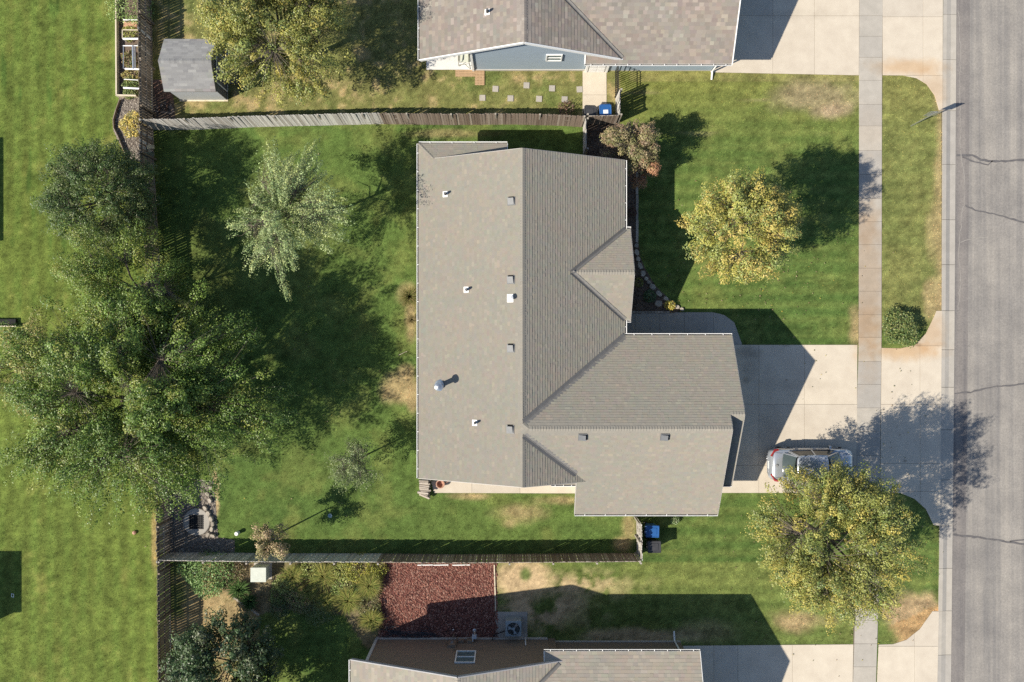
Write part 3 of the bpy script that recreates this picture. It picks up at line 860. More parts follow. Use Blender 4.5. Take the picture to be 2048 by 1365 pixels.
class Roof:
    """shingled slopes; each slope is a polygon in plan on an inclined plane"""

    def __init__(self, house, pal, expo, m_rnd, deck_mat, tabw=(0.11, 0.25), thick=(0.008, 0.013)):
        self.h = house; self.pal = pal; self.expo = expo; self.mr = m_rnd; self.tabs = []; self.deck = MB()
        self.tw = tabw; self.th = thick; self.dm = deck_mat; self.slopes = []

    def slope(self, poly, z0, p0, down, pitch):
        """poly: plan (x, y); plane passes z0 at plan point p0 and falls along `down` with tan = pitch"""
        d = Vector(down).normalized()
        zf = lambda x, y: z0 - ((x - p0[0]) * d.x + (y - p0[1]) * d.y) * pitch
        top = [Vector((x, y, zf(x, y))) for x, y in poly]
        # deck: 10 cm thick board edge under the shingles
        a = sum(top[i].x * top[(i + 1) % len(top)].y - top[(i + 1) % len(top)].x * top[i].y for i in range(len(top)))
        if a < 0: top = top[::-1]
        n = len(top)
        bot = [p - Vector((0, 0, 0.13)) for p in top]
        self.deck.mesh_([tuple(p) for p in top + bot], [tuple(range(n)), tuple(range(2 * n - 1, n - 1, -1))] + [((k + 1) % n, k, n + k, n + (k + 1) % n) for k in range(n)])
        c = math.sqrt(1 + pitch * pitch)
        up3 = Vector((-d.x, -d.y, pitch)).normalized()
        u3 = up3.cross(Vector((0, 0, 1))).normalized()          # along the eave
        nrm = u3.cross(up3).normalized()
        if nrm.z < 0: nrm = -nrm; u3 = -u3
        O = Vector((p0[0], p0[1], z0))
        uv = [((p - O).dot(u3), (p - O).dot(up3)) for p in top]
        vmin = min(v for _, v in uv); vmax = max(v for _, v in uv)

        def span(v):
            xs = []
            for i in range(len(uv)):
                (u1, v1), (u2, v2) = uv[i], uv[(i + 1) % len(uv)]
                if abs(v1 - v2) < 1e-9:
                    if abs(v - v1) < 1e-6: xs += [u1, u2]
                    continue
                t = (v - v1) / (v2 - v1)
                if -1e-6 <= t <= 1 + 1e-6: xs.append(u1 + (u2 - u1) * t)
            return (min(xs), max(xs)) if xs else None
        e = self.expo; v = vmin - 0.015; row = 0
        while v < vmax - 0.01:
            va, vb = max(v, vmin + 1e-4), min(v + e, vmax - 1e-4)
            A, B = span(va), span(vb)
            if A and B:
                lo = min(A[0], B[0]) - random.uniform(0, 0.2); hi = max(A[1], B[1])
                u = lo; prev = -1
                while u < hi:
                    w = random.uniform(*self.tw)
                    a0, a1 = max(A[0], min(A[1], u)), max(A[0], min(A[1], u + w))
                    b0, b1 = max(B[0], min(B[1], u)), max(B[0], min(B[1], u + w))
                    if a1 - a0 > 1e-3 or b1 - b0 > 1e-3:
                        k = random.choices(range(len(self.pal)), [5, 5, 4, 3, 4, 3, 1])[0]
                        th = random.uniform(*self.th) * (1.35 if random.random() < 0.4 else 1)
                        vlow = v if v > vmin else v
                        full = abs(a1 - a0 - w) < 1e-6 and abs(b1 - b0 - w) < 1e-6 and vb - va > e * 0.98
                        self.tabs.append((O, u3, up3, nrm, a0, a1, b0, b1, v if row else vmin - 0.02, vb, th, k, full))
                    u += w
            v += e; row += 1
        self.slopes.append(zf)
        return zf

    def finish(self, n_single=300, near=None):
        roof = self.deck.build('roof', self.dm, self.h)
        # the shingles that show largest (highest, nearest the lens) are single pieces, the rest one field
        full = [t for t in self.tabs if t[12]]
        cen = lambda t: t[0] + t[1] * ((t[4] + t[5]) / 2) + t[2] * ((t[8] + t[9]) / 2)
        full.sort(key=lambda t: -cen(t).z + 0.02 * (cen(t).xy - Vector(near or (0, 0))).length)
        single = set(id(t) for t in full[:n_single])
        V = []; F = []; C = []
        unit = unit_tab('shingle_' + self.h.name, self.mr)
        o0 = org(self.h)
        for t in self.tabs:
            O, u3, up3, nr, a0, a1, b0, b1, va, vb, th, k, _ = t
            if id(t) in single:
                M = Matrix(((*(u3 * (a1 - a0)), 0), (*(up3 * (vb - va)), 0), (*(nr * th), 0), (0, 0, 0, 1))).transposed()
                M.translation = O + u3 * a0 + up3 * va + nr * 0.001
                o = place('shingle', unit, roof, M)
                continue
            i = len(V)
            q = lambda u, v, h: O + u3 * u + up3 * v + nr * h
            V += [q(a0, va, 0.0), q(a1, va, 0.0), q(b1, vb, 0.0), q(b0, vb, 0.0), q(a0, va, th), q(a1, va, th), q(b1, vb, 0.001), q(b0, vb, 0.001)]
            for f in ((4, 5, 6, 7), (0, 1, 5, 4), (0, 4, 7, 3), (1, 2, 6, 5)):
                F.append([i + j for j in f])
                C.append([c * random.uniform(0.97, 1.03) for c in self.pal[k]] if f[0] == 4 else C[-1])
        np_mesh('shingle_courses', np.array([tuple(v) for v in V]), np.array(F), np.array(C), M_SHING, roof, kind='stuff')
        self.roof = roof
        return roof

    def caps(self, p0, p1, s1, s2, step=0.135, w=0.145, name='ridge_cap'):
        """bent cap shingles along a ridge or hip; s1, s2: downward unit vectors of the two sides"""
        p0, p1 = Vector(p0), Vector(p1)
        d = (p1 - p0); L = d.length; d /= L
        key = (round(s1[0], 2), round(s1[1], 2), round(s2[0], 2), round(s2[1], 2), self.h.name)
        if key not in TAB:
            b = MB(); s1v, s2v = Vector(s1), Vector(s2); up = Vector((0, 0, 1))
            A = [s1v * w, Vector((0, 0, 0)), s2v * w]
            lift = [up * 0.022, up * 0.030, up * 0.022]
            lo = [a + l for a, l in zip(A, lift)]
            hi = [a + up * 0.008 + d * (step * 1.15) for a in A]
            base = [a + up * 0.002 for a in A]
            b.mesh_([tuple(x) for x in lo + hi + base], [(0, 1, 4, 3), (1, 2, 5, 4), (6, 7, 1, 0), (7, 8, 2, 1)])
            TAB[key] = b.data('ridge_cap_mesh', self.mr)
        n = int(L / step)
        for i in range(n):
            place(name, TAB[key], self.roof, Matrix.Translation(p0 + d * (i * L / n)))


def gutter(house, p0, p1, out_, w=0.12, h=0.10, spacing=0.95, m=None, hang=True):
    """open K-style gutter along an eave from p0 to p1; out_ points away from the roof"""
    p0, p1 = Vector(p0), Vector(p1); o = Vector(out_).normalized()
    d = (p1 - p0).normalized(); z = Vector((0, 0, 1))
    b = MB()
    inner = 0.0
    prof = [(0.0, 0.0), (0.0, -h), (w * 0.75, -h), (w, 0.0), (w - 0.022, 0.002), (w * 0.70, -h + 0.012), (0.012, -h + 0.012), (0.012, 0.0)]
    pts = [p + o * a + z * c for p in (p0, p1) for a, c in prof]
    n = len(prof)
    b.mesh_([tuple(p) for p in pts], [(i, (i + 1) % n, n + (i + 1) % n, n + i) for i in range(n)])
    for p in (p0, p1):   # end caps
        b.poly([p + o * a + z * c for a, c in prof[:4]])
    b.m = 1              # darker strip along the floor of the trough
    b.poly([p0 + o * 0.014 - z * (h - 0.016), p1 + o * 0.014 - z * (h - 0.016), p1 + o * (w * 0.71) - z * (h - 0.016), p0 + o * (w * 0.71) - z * (h - 0.016)])
    g = b.build('gutter', [m or M_WHITE, M_TROUGH], house)
    if hang:
        L = (p1 - p0).length; k = max(1, round(L / spacing))
        for i in range(k):
            q = p0 + d * (L * (i + 0.5) / k)
            hb = MB(); hb.bar(q + o * 0.0 + z * 0.006, q + o * w + z * 0.006, 0.028, 0.012); hb.build('gutter_hanger', m or M_WHITE, g)
    return g


M_TROUGH = mat('gutter_trough', (0.075, 0.072, 0.07), (0.14, 0.13, 0.12), scale=9)


def trim(house, p0, p1, w=0.03, h=0.17, m=None, name='rake_board', dz=-0.085):
    b = MB(); b.bar(Vector(p0) + Vector((0, 0, dz)), Vector(p1) + Vector((0, 0, dz)), w, h); return b.build(name, m or M_WHITE, house)


def valley(roof, p0, p1, w=0.17):
    """open metal valley: a shallow W strip lying over the two slopes"""
    p0, p1 = Vector(p0), Vector(p1); d = (p1 - p0).normalized(); s = d.cross(Vector((0, 0, 1))).normalized()
    b = MB()
    z = Vector((0, 0, 1))
    prof = [(-w, 0.088), (-w * 0.12, 0.026), (0, 0.040), (w * 0.12, 0.026), (w, 0.088)]
    n = len(prof)
    pts = [p + s * a + z * c for p in (p0, p1) for a, c in prof]
    b.mesh_([tuple(p) for p in pts], [(i, i + 1, n + i + 1, n + i) for i in range(n - 1)])
    return b.build('valley_flashing', M_FLASH, roof)


def boards(wall, p0, p1, out_, z0, top, m, course=0.155, name='siding_board', z_end=9.0):
    """lap siding, one object per board, on the wall from p0 to p1 (plan); top(t) gives the wall's height at metre t"""
    p0, p1 = Vector((*p0, 0)), Vector((*p1, 0)); o = Vector((*out_, 0)).normalized()
    L = (p1 - p0).length; d = (p1 - p0) / L
    ts = np.linspace(0, L, 400); tz = np.array([top(t) for t in ts])
    z = z0
    while z < min(tz.max(), z_end) - 0.02:
        z1 = z + course

        def ext(zz):
            k = np.where(tz >= zz - 1e-6)[0]
            return (ts[k[0]], ts[k[-1]]) if len(k) else None
        A = ext(z); B = ext(min(z1, tz.max() - 0.003))
        if A and B:
            zz1 = min(z1, tz.max() - 0.003)
            b = MB(); Z = Vector((0, 0, 1))
            q = lambda t, h, e: p0 + d * t + Z * h + o * e
            b.mesh_([tuple(q(A[0], z, 0.026)), tuple(q(A[1], z, 0.026)), tuple(q(B[1], zz1, 0.010)), tuple(q(B[0], zz1, 0.010)), tuple(q(A[0], z, 0.002)), tuple(q(A[1], z, 0.002))],
                    [(0, 1, 2, 3), (4, 5, 1, 0)])
            b.build(name, m, wall)
        z = z1


def gable_wall(house, pts, m, name='wall'):
    """pts: vertical polygon in 3D order; gives it 12 cm of thickness inwards"""
    b = MB(); b.poly(pts); return b.build(name, m, house)


def block(house, x0, y0, x1, y1, z0, z1, m, name='wall'):
    b = MB(); b.box(((x0 + x1) / 2, (y0 + y1) / 2, (z0 + z1) / 2), (abs(x1 - x0), abs(y1 - y0), z1 - z0)); return b.build(name, m, house)


def window(house, c, w, h, out_, m_frame=None, mull='h', fw=0.06):
    """c: centre of the opening on the wall face"""
    c = Vector(c); o = Vector(out_).normalized(); u = Vector((0, 0, 1)).cross(o).normalized(); z = Vector((0, 0, 1))
    b = MB()
    for s in (-1, 1):
        b.bar(c + u * (s * (w / 2 - fw / 2)) - z * (h / 2) + o * .03, c + u * (s * (w / 2 - fw / 2)) + z * (h / 2) + o * .03, 0.07, fw, up=u)
        b.bar(c - u * (w / 2 - fw) + z * (s * (h / 2 - fw / 2)) + o * .03, c + u * (w / 2 - fw) + z * (s * (h / 2 - fw / 2)) + o * .03, 0.07, fw, up=z)
    fr = b.build('window', m_frame or M_WHITE, house)
    bb = MB()
    if mull == 'h': bb.bar(c - u * (w / 2 - fw) + o * .03, c + u * (w / 2 - fw) + o * .03, 0.05, 0.05)
    else: bb.bar(c - z * (h / 2 - fw) + o * .03, c + z * (h / 2 - fw) + o * .03, 0.05, 0.05, up=u)
    bb.build('mullion', m_frame or M_WHITE, fr)
    for s in (-1, 1):
        g = MB()
        if mull == 'h': cc = c + z * (s * (h / 4 - fw / 4)); ww, hh = w - 2 * fw, h / 2 - fw
        else: cc = c + u * (s * (w / 4 - fw / 4)); ww, hh = w / 2 - fw, h - 2 * fw
        q = [cc + u * (a * ww / 2) + z * (e * hh / 2) + o * .022 for a, e in ((-1, -1), (1, -1), (1, 1), (-1, 1))]
        g.poly(q); g.build('pane', M_GLASS, fr)
    return fr


def panel_door(house, c, w, h, out_, m=None, name='door', rows=4, cols=1):
    c = Vector(c); o = Vector(out_).normalized(); u = Vector((0, 0, 1)).cross(o).normalized(); z = Vector((0, 0, 1))
    b = MB(); b.bar(c - u * (w / 2) + o * .02, c + u * (w / 2) + o * .02, 0.06, h)
    d = b.build(name, m or M_WHITE, house)
    for i in range(rows):
        for j in range(cols):
            pb = MB(); ww, hh = w / cols, h / rows
            cc = c + u * (-w / 2 + ww * (j + .5)) + z * (-h / 2 + hh * (i + .5))
            pb.bar(cc - u * (ww * .42) + o * .052, cc + u * (ww * .42) + o * .052, 0.012, hh * .8); pb.build('door_panel', m or M_WHITE, d)
    return d


def plumbing_vent(house, p, slope_n, hgt=0.34):
    """white square flashing on the slope with a short dark pipe"""
    n = Vector(slope_n).normalized(); t = Vector((0, 1, 0)); s = t.cross(n).normalized()
    M = Matrix((s, t, n)).transposed().to_4x4()
    b = MB(); b.box(p + n * 0.03, (0.28, 0.30, 0.016), M=M)
    v = b.build('plumbing_vent', M_WHITE, house)
    b = MB(); b.tube(p, p + Vector((0, 0, hgt)), 0.075, 0.065, 12); b.build('pipe_boot', M_BLACK, v)
    b = MB(); b.tube(p + Vector((0, 0, hgt)), p + Vector((0, 0, hgt + 0.06)), 0.05, 0.05, 12); b.build('pipe', M_VENTGREY, v)
    return v


def box_vent(house, p, slope_n, axis_):
    """low slant-back attic vent: hood, flange and dark throat on the lower... upper end"""
    n = Vector(slope_n).normalized(); a = Vector(axis_).normalized(); s = n.cross(a).normalized()
    M = Matrix((a, s, n)).transposed().to_4x4()
    b = MB(); b.box(p + n * 0.028, (0.42, 0.42, 0.012), M=M)
    v = b.build('roof_vent', M_VENTGREY, house)
    b = MB()
    q = lambda x, y, z: p + a * x + s * y + n * z
    b.mesh_([tuple(q(*t)) for t in ((-.17, -.16, .03), (.15, -.16, .03), (.15, .16, .03), (-.17, .16, .03), (-.17, -.16, .07), (.15, -.16, .15), (.15, .16, .15), (-.17, .16, .07))],
            [(4, 5, 6, 7), (0, 1, 5, 4), (3, 7, 6, 2), (0, 4, 7, 3)])
    b.build('hood', M_VENTGREY, v)
    b = MB(); b.poly([q(.148, -.15, .03), q(.148, .15, .03), q(.148, .15, .145), q(.148, -.15, .145)]); b.box(q(.19, 0, .034), (0.07, .30, 0.012), M=M); b.build('throat', M_DARK, v)
    return v


# ------------------------------------------------------------------ middle house
M_RAKE = mat('rake_paint', (0.36, 0.345, 0.32), (0.42, 0.40, 0.375), scale=3, rough=.6)
M_DECK = mat('roof_edge', (0.13, 0.12, 0.105), (0.17, 0.155, 0.135), scale=6)
M_SR_O = shing_rnd('shingle_weathered', PAL_OURS)
XW, XE, XR, ZE, ZR = -4.85, 5.87, 0.513, 3.10, 5.67
YS, YN, YN2 = -7.15, 9.42, 10.28
pm = (ZR - ZE) / (XR - XW)
WR = (-4.28, 5.82); pw = (5.82 - 3.10) / (0.28 + 4.28)
house = thing('house', (0, 0, 0), 'ranch house with a large weathered grey-brown shingle roof in the middle of the picture', 'house')
rf = Roof(house, PAL_OURS, 0.143, M_SR_O, M_DECK)
zW = rf.slope([(XW, YS), (XR, YS), (XR, -4.53), (0.83, -4.28), (XR, -4.03), (XR, YN), (XW + YN2 - YN, YN), (XW, YN2)], ZE, (XW, 0), (-1, 0), pm)
zE = rf.slope([(XR, YS), (XE, YS), (XE, YN), (XR, YN)], ZE, (XE, 0), (1, 0), pm)
zP = rf.slope([(XW, YN2), (-0.25, YN2), (-0.25, YN), (XW + YN2 - YN, YN)], ZE, (0, YN2), (0, 1), pm)
zN = rf.slope([(0.83, WR[0]), (10.75, WR[0]), (10.75, -3.60), (11.46, -3.60), (11.46, 0.28), (5.87, 0.28), (XR, -4.03)], ZE, (0, 0.28), (0, 1), pw)
YSE = -9.03
zSe = 5.82 - pw * (WR[0] - YSE)
zS = rf.slope([(0.83, WR[0]), (10.75, WR[0]), (10.75, YSE), (3.28, YSE), (3.28, -6.6), (XR, -4.53)], zSe, (0, YSE), (0, -1), pw)
zBr = zN(0, -3.60)
YB = -7.48
zB = rf.slope([(10.3, -3.60), (11.46, -3.60), (11.46, YB), (10.3, YB)], zBr, (0, -3.60), (0, -1), pw)
zEr = 4.47; pe = 1.37 / 2.36
xe0 = XR + (ZR - zEr) / pm
zEN = rf.slope([(xe0, 3.47), (6.17, 3.47), (6.17, 5.82), (5.87, 5.82)], zEr, (0, 3.47), (0, 1), pe)
zES = rf.slope([(xe0, 3.47), (6.17, 3.47), (6.17, 1.11), (5.87, 1.11)], zEr, (0, 3.47), (0, -1), pe)
# little return roof at the foot of the south valley
zRt = rf.slope([(2.0, -7.15), (3.26, -7.15), (3.26, -7.33), (2.0, -7.33)], 3.95, (0, -7.15), (0, -1), 0.45)
roof = rf.finish(300, (0, 0))


def slp(dx, dy, p):
    return Vector((dx, dy, -p)).normalized()


rf.caps((XR, YS, ZR), (XR, -4.55, ZR), slp(-1, 0, pm), slp(1, 0, pm))
rf.caps((XR, -4.0, ZR), (XR, YN, ZR), slp(-1, 0, pm), slp(1, 0, pm))
rf.caps((10.75, WR[0], 5.82), (0.85, WR[0], 5.82), slp(0, 1, pw), slp(0, -1, pw))
rf.caps((11.46, -3.60, zBr), (10.76, -3.60, zBr), slp(0, 1, pw), slp(0, -1, pw))
rf.caps((6.17, 3.47, zEr), (xe0 + .05, 3.47, zEr), slp(0, 1, pe), slp(0, -1, pe))
rf.caps((XW, YN2, ZE), (XW + YN2 - YN - .05, YN, zP(0, YN)), Vector((-.2, .62, -.28)).normalized(), Vector((-.62, .2, -.28)).normalized())
rf.caps((XR, -4.03, ZR), (0.83, -4.28, 5.82), Vector((-.5, -.3, -.2)).normalized(), slp(0, 1, pw))
rf.caps((XR, -4.53, ZR), (0.83, -4.28, 5.82), Vector((-.5, .3, -.2)).normalized(), slp(0, -1, pw))
valley(roof, (XR + .08, -4.03 + .06, zN(0, -3.97)), (5.87, 0.28, ZE))
vy = -6.72
valley(roof, (XR + .08, -4.60, zE(XR + .08, 0)), (XR + (ZR - zS(0, vy)) / pm, vy, zS(0, vy)))
valley(roof, (xe0, 3.47, zEr), (5.87, 5.82, zEN(0, 5.82)), 0.12)
valley(roof, (xe0, 3.47, zEr), (5.87, 1.11, zES(0, 1.11)), 0.12)
# walls under the eaves
WT = 2.95
block(house, -4.35, -6.75, 5.45, 9.0, 0, WT, M_TAN)
block(house, 3.6, -8.55, 10.35, -0.15, 0, WT - .05, M_TAN)
block(house, 10.35, -7.0, 11.05, -0.15, 0, WT, M_TAN)
gable_wall(house, [(-4.35, -6.75, WT), (5.45, -6.75, WT), (XR, -6.75, zW(XR, 0) - .14)], M_TAN, 'gable_wall')
gable_wall(house, [(5.45, 9.0, WT), (-4.35, 9.0, WT), (XR, 9.0, zW(XR, 0) - .14)], M_TAN, 'gable_wall')
gable_wall(house, [(10.35, -8.55, WT - .05), (10.35, -0.15, WT), (10.35, -4.28, 5.66)], M_TAN, 'gable_wall')
gable_wall(house, [(11.05, -7.0, WT), (11.05, -0.15, WT), (11.05, -3.6, zBr - .16)], M_TAN, 'gable_wall')
block(house, 5.45, 1.5, 5.85, 5.45, 0, WT, M_TAN)
gable_wall(house, [(5.85, 1.5, WT), (5.85, 5.45, WT), (5.85, 3.47, zEr - .16)], M_TAN, 'gable_wall')
gd = panel_door(house, (11.08, -3.6, 1.1), 4.9, 2.15, (1, 0, 0), None, 'garage_door', 4, 8)
panel_door(house, (5.48, 0.65, 1.05), 0.95, 2.05, (1, 0, 0), mat('door_paint', (0.10, 0.035, 0.03), (0.12, 0.04, 0.035)), 'front_door', 3, 2)
for c, w, h, o in (((5.87, 3.47, 1.6), 1.9, 1.4, (1, 0, 0)), ((5.47, 7.6, 1.6), 1.5, 1.3, (1, 0, 0)), ((-4.37, 6.6, 1.5), 1.8, 1.3, (-1, 0, 0)), ((-4.37, 2.6, 1.5), 1.5, 1.3, (-1, 0, 0)), ((-4.37, -4.2, 1.5), 1.5, 1.3, (-1, 0, 0)), ((2.6, 9.02, 1.6), 1.2, 1.2, (0, 1, 0))):
    window(house, c, w, h, o, None, 'v')
# trim and gutters
for a, c in (((XW, YN2 + .0, ZE), None),):
    pass
gutter(house, (XW, YN2, ZE - .02), (XW, YS, ZE - .02), (-1, 0, 0))
gutter(house, (-0.25, YN2, ZE - .02), (XW, YN2, ZE - .02), (0, 1, 0), spacing=1.05)
gutter(house, (XE, 5.86, ZE - .02), (XE, YN, ZE - .02), (1, 0, 0))
gutter(house, (XE, 0.40, ZE - .02), (XE, 1.08, ZE - .02), (1, 0, 0))
gutter(house, (6.2, 5.84, zEN(0, 5.82) - .02), (5.99, 5.84, zEN(0, 5.82) - .02), (0, 1, 0), hang=False)
gutter(house, (5.99, 1.09, zES(0, 1.11) - .02), (6.2, 1.09, zES(0, 1.11) - .02), (0, -1, 0), hang=False)
gutter(house, (11.47, 0.28, ZE - .02), (5.9, 0.28, ZE - .02), (0, 1, 0), spacing=1.0)
gutter(house, (3.27, YSE, zSe - .02), (10.76, YSE, zSe - .02), (0, -1, 0), spacing=1.0)
gutter(house, (2.0, -7.33, 3.85), (3.26, -7.33, 3.85), (0, -1, 0), spacing=0.5)
gutter(house, (10.98, YB, zB(0, YB) - .02), (11.47, YB, zB(0, YB) - .02), (0, -1, 0), hang=False)
for p0, p1 in (((XW, YS - .012, ZE), (XR, YS - .012, ZR)), ((XR, YS - .012, ZR), (3.26, YS - .012, zE(3.26, 0))), ((XR, YN + .012, ZR), (XE, YN + .012, ZE)), ((XR, YN + .012, ZR), (XW + .9, YN + .012, zW(XW + .9, 0))),
               ((10.762, WR[0], 5.82), (10.762, YSE, zSe)), ((11.472, -3.6, zBr), (11.472, .28, ZE)), ((11.472, -3.6, zBr), (11.472, YB, zB(0, YB))), ((10.762, WR[0], 5.82), (10.762, -3.62, zBr)),
               ((6.182, 3.47, zEr), (6.182, 5.82, zEN(0, 5.82))), ((6.182, 3.47, zEr), (6.182, 1.11, zES(0, 1.11))), ((3.27, -7.1, zS(0, -7.1)), (3.27, YSE, zSe))):
    trim(house, p0, p1, m=M_RAKE, dz=-0.10)
trim(house, (-0.238, YN2, ZE), (-0.238, YN + .02, zP(0, YN + .02)), dz=-0.095)
for (x, y) in ((XE + .06, 5.95), (XE + .06, 1.0), (11.2, 0.1), (-4.6, -6.9)):
    b = MB(); b.box((x, y, 1.5), (0.08, 0.06, 2.8)); b.build('downspout', M_WHITE, house)
# roof furniture
nW = Vector((-pm, 0, 1)); nS = Vector((0, -pw, 1))
for px, py in ((891, 389), (933, 580), (950, 846)):
    plumbing_vent(house, on_plane(px, py, zW), nW)
for px, py in ((1023, 403), (1022, 560), (1022, 697), (1021, 859)):
    box_vent(house, on_plane(px, py, zW), nW, (0, 1, 0))
for px, py in ((1165, 874), (1329, 874)):
    box_vent(house, on_plane(px, py, zS), nS, (1, 0, 0))
# furnace flue near the ridge
p = on_plane(1021, 597, zW)
b = MB(); b.box(p + nW.normalized() * .03, (0.34, 0.40, 0.016), M=Matrix((nW.normalized().cross(Vector((0, -1, 0))).normalized(), Vector((0, 1, 0)), nW.normalized())).transposed().to_4x4())
fl = b.build('furnace_flue', M_WHITE, house)
b = MB(); b.tube(p, p + Vector((0, 0, .26)), .08, .08, 14); b.build('flue_pipe', M_GALV, fl)
b = MB(); b.lathe(p + Vector((0, 0, .26)), [(.10, 0), (.13, .02), (.13, .10), (.03, .14)], 14); b.build('flue_cap', M_WHITE, fl)
# tall metal chimney pipe
pt = P(876, 774, 5.0)
pb = Vector((pt.x, pt.y, zW(pt.x, 0) - .05))
b = MB(); b.lathe(pb, [(.30, 0.02), (.30, .07), (.16, .17)], 18); ch = b.build('chimney_pipe', M_GALV, house, smooth=False)
b = MB(); b.tube(pb, (pb.x, pb.y, 4.78), .125, .125, 18); b.build('pipe', M_GALV, ch)
b = MB(); b.lathe((pb.x, pb.y, pb.z + .26), [(.135, 0), (.19, .02), (.135, .06)], 18); b.build('storm_collar', M_GALV, ch)
b = MB(); b.lathe((pb.x, pb.y, 4.74), [(.19, 0), (.21, .03), (.21, .15), (.16, .19), (.05, .24)], 18); b.build('chimney_cap', M_GALV, ch)

# ------------------------------------------------------------------ north house
M_SR_N = shing_rnd('shingle_pinkish', PAL_NORTH)
hn = thing('house', (0, 20, 0), 'blue-grey sided house with a pinkish brown shingle roof at the top edge', 'house')
rn = Roof(hn, PAL_NORTH, 0.185, M_SR_N, M_DECK, (0.16, 0.36), (0.005, 0.009))
nXW, nXE, nXR, nZE, nZR, nY = -4.81, 6.0, 0.60, 3.0, 5.44, 14.69
pn = (nZR - nZE) / (nXR - nXW)
nzW = rn.slope([(nXW, nY), (nXR, nY), (nXR, 27), (nXW, 27)], nZE, (nXW, 0), (-1, 0), pn)
nzE = rn.slope([(nXR, nY), (nXE, nY), (nXE, 27), (nXR, 27)], nZE, (nXE, 0), (1, 0), pn)
pnw = 0.55
nzS = rn.slope([(3.82, 14.5), (11.49, 14.5), (11.49, 19.2), (1.0, 19.2), (3.82, 15.7)], 3.0, (0, 14.5), (0, -1), pnw)
nzN = rn.slope([(1.0, 19.2), (11.49, 19.2), (11.49, 23.9), (5.5, 23.9)], 3.0 + 4.7 * pnw, (0, 19.2), (0, 1), pnw)
nroof = rn.finish(300, (2, 14))
rn.caps((nXR, nY, nZR), (nXR, 26.9, nZR), slp(-1, 0, pn), slp(1, 0, pn))
vy = 14.72
xv = lambda y: nXR + (nZR - nzS(0, y)) / pn
valley(nroof, (xv(18.6), 18.6, nzS(0, 18.6)), (xv(vy), vy, nzS(0, vy)), 0.10)
block(hn, -2.13, 15.17, 5.5, 26.6, 0, 2.9, M_BLUE)
block(hn, -4.35, 18.0, -2.13, 26.6, 0, 2.9, M_BLUE)
block(hn, 4.05, 15.12, 11.1, 23.4, 0, 2.85, M_BLUE)
gw = gable_wall(hn, [(-4.5, 15.16, nzW(-4.5, 0) - .14), (5.7, 15.16, nzE(5.7, 0) - .14), (nXR, 15.16, nZR - .14)], M_BLUE, 'gable_wall')
gt = lambda t: min(nzW(-2.13 + t, 0), nzE(-2.13 + t, 0)) - .15
boards(gw, (-2.13, 15.16), (4.03, 15.16), (0, -1), 0.24, gt, M_BLUE)
boards(gw, (5.25, 15.11), (11.1, 15.11), (0, -1), 0.24, lambda t: 2.8, M_BLUE)
gable_wall(hn, [(11.12, 15.12, 2.9), (11.12, 23.4, 2.9), (11.12, 19.2, 5.4)], M_BLUE, 'gable_wall')
block(hn, -2.15, 15.10, 11.12, 15.2, 0, 0.24, M_FOUND, 'foundation')
b = MB(); b.box((-2.16, 15.15, 1.5), (0.12, 0.16, 3.0)); b.build('corner_board', M_WHITE, hn)
window(hn, P(1108, 115, 2.12) + Vector((0, 0, 0)), 0.86, 0.92, (0, -1, 0))
sd = panel_door(hn, (4.70, 15.07, 1.05), 0.9, 2.05, (0, -1, 0), None, 'side_door', 3, 2)
for x in (4.14, 5.26):
    b = MB(); b.box((x, 15.06, 1.12), (0.13, 0.10, 2.24)); b.build('door_jamb', M_WHITE, sd)
gutter(hn, (nXW, 26.9, nZE - .02), (nXW, nY, nZE - .02), (-1, 0, 0), spacing=1.1)
gutter(hn, (3.80, 14.5, 2.98), (11.5, 14.5, 2.98), (0, -1, 0), spacing=0.66)
for p0, p1 in (((nXW, nY - .014, nZE), (nXR, nY - .014, nZR)), ((nXR, nY - .014, nZR), (5.75, nY - .014, nzE(5.75, 0))), ((3.81, 14.5, 3.0), (3.81, 15.3, nzS(0, 15.3))), ((11.505, 14.5, 3.0), (11.505, 19.2, 5.585))):
    trim(hn, p0, p1, 0.05, 0.20, dz=-0.075)
panel_door(hn, (11.15, 19.0, 1.1), 4.9, 2.15, (1, 0, 0), None, 'garage_door', 4, 8)
plumbing_vent(hn, on_plane(975, 25, nzW), Vector((-pn, 0, 1)))
# downspout with an elbow onto the lawn
b = MB(); b.tube((11.15, 14.45, 2.86), (11.15, 15.02, 2.45), .045, .045, 8); b.tube((11.15, 15.02, 2.45), (11.15, 15.02, .25), .045, .045, 8); b.tube((11.15, 15.02, .25), (11.15, 14.6, .1), .05, .05, 8)
ds = b.build('downspout', M_WHITE, hn)

# ------------------------------------------------------------------ south house
M_SR_S = shing_rnd('shingle_pale', PAL_SOUTH)
hs = thing('house', (-1, -22, 0), 'brown sided house with a pale tan shingle roof at the bottom edge', 'house')
rs = Roof(hs, PAL_SOUTH, 0.175, M_SR_S, M_DECK, (0.16, 0.36), (0.005, 0.009))
sXW, sXE, sXR, sZE, sZR, sY = -8.27, 2.97, -2.65, 3.7, 5.87, -16.38
ps = (sZR - sZE) / (sXR - sXW)
szW = rs.slope([(sXW, sY), (sXR, sY), (sXR, -26), (sXW, -26)], sZE, (sXW, 0), (-1, 0), ps)
szE = rs.slope([(sXR, sY), (sXE, sY), (sXE, -26), (sXR, -26)], sZE, (sXE, 0), (1, 0), ps)
psw = 0.45
szN = rs.slope([(1.66, -15.96), (9.65, -15.96), (9.65, -20.6), (-2.0, -20.6), (1.66, -17.1)], sZE, (0, -15.96), (0, 1), psw)
szS = rs.slope([(-2.0, -20.6), (9.65, -20.6), (9.65, -25.2), (2.9, -25.2)], sZE + 4.64 * psw, (0, -20.6), (0, -1), psw)
sroof = rs.finish(300, (2, -17))
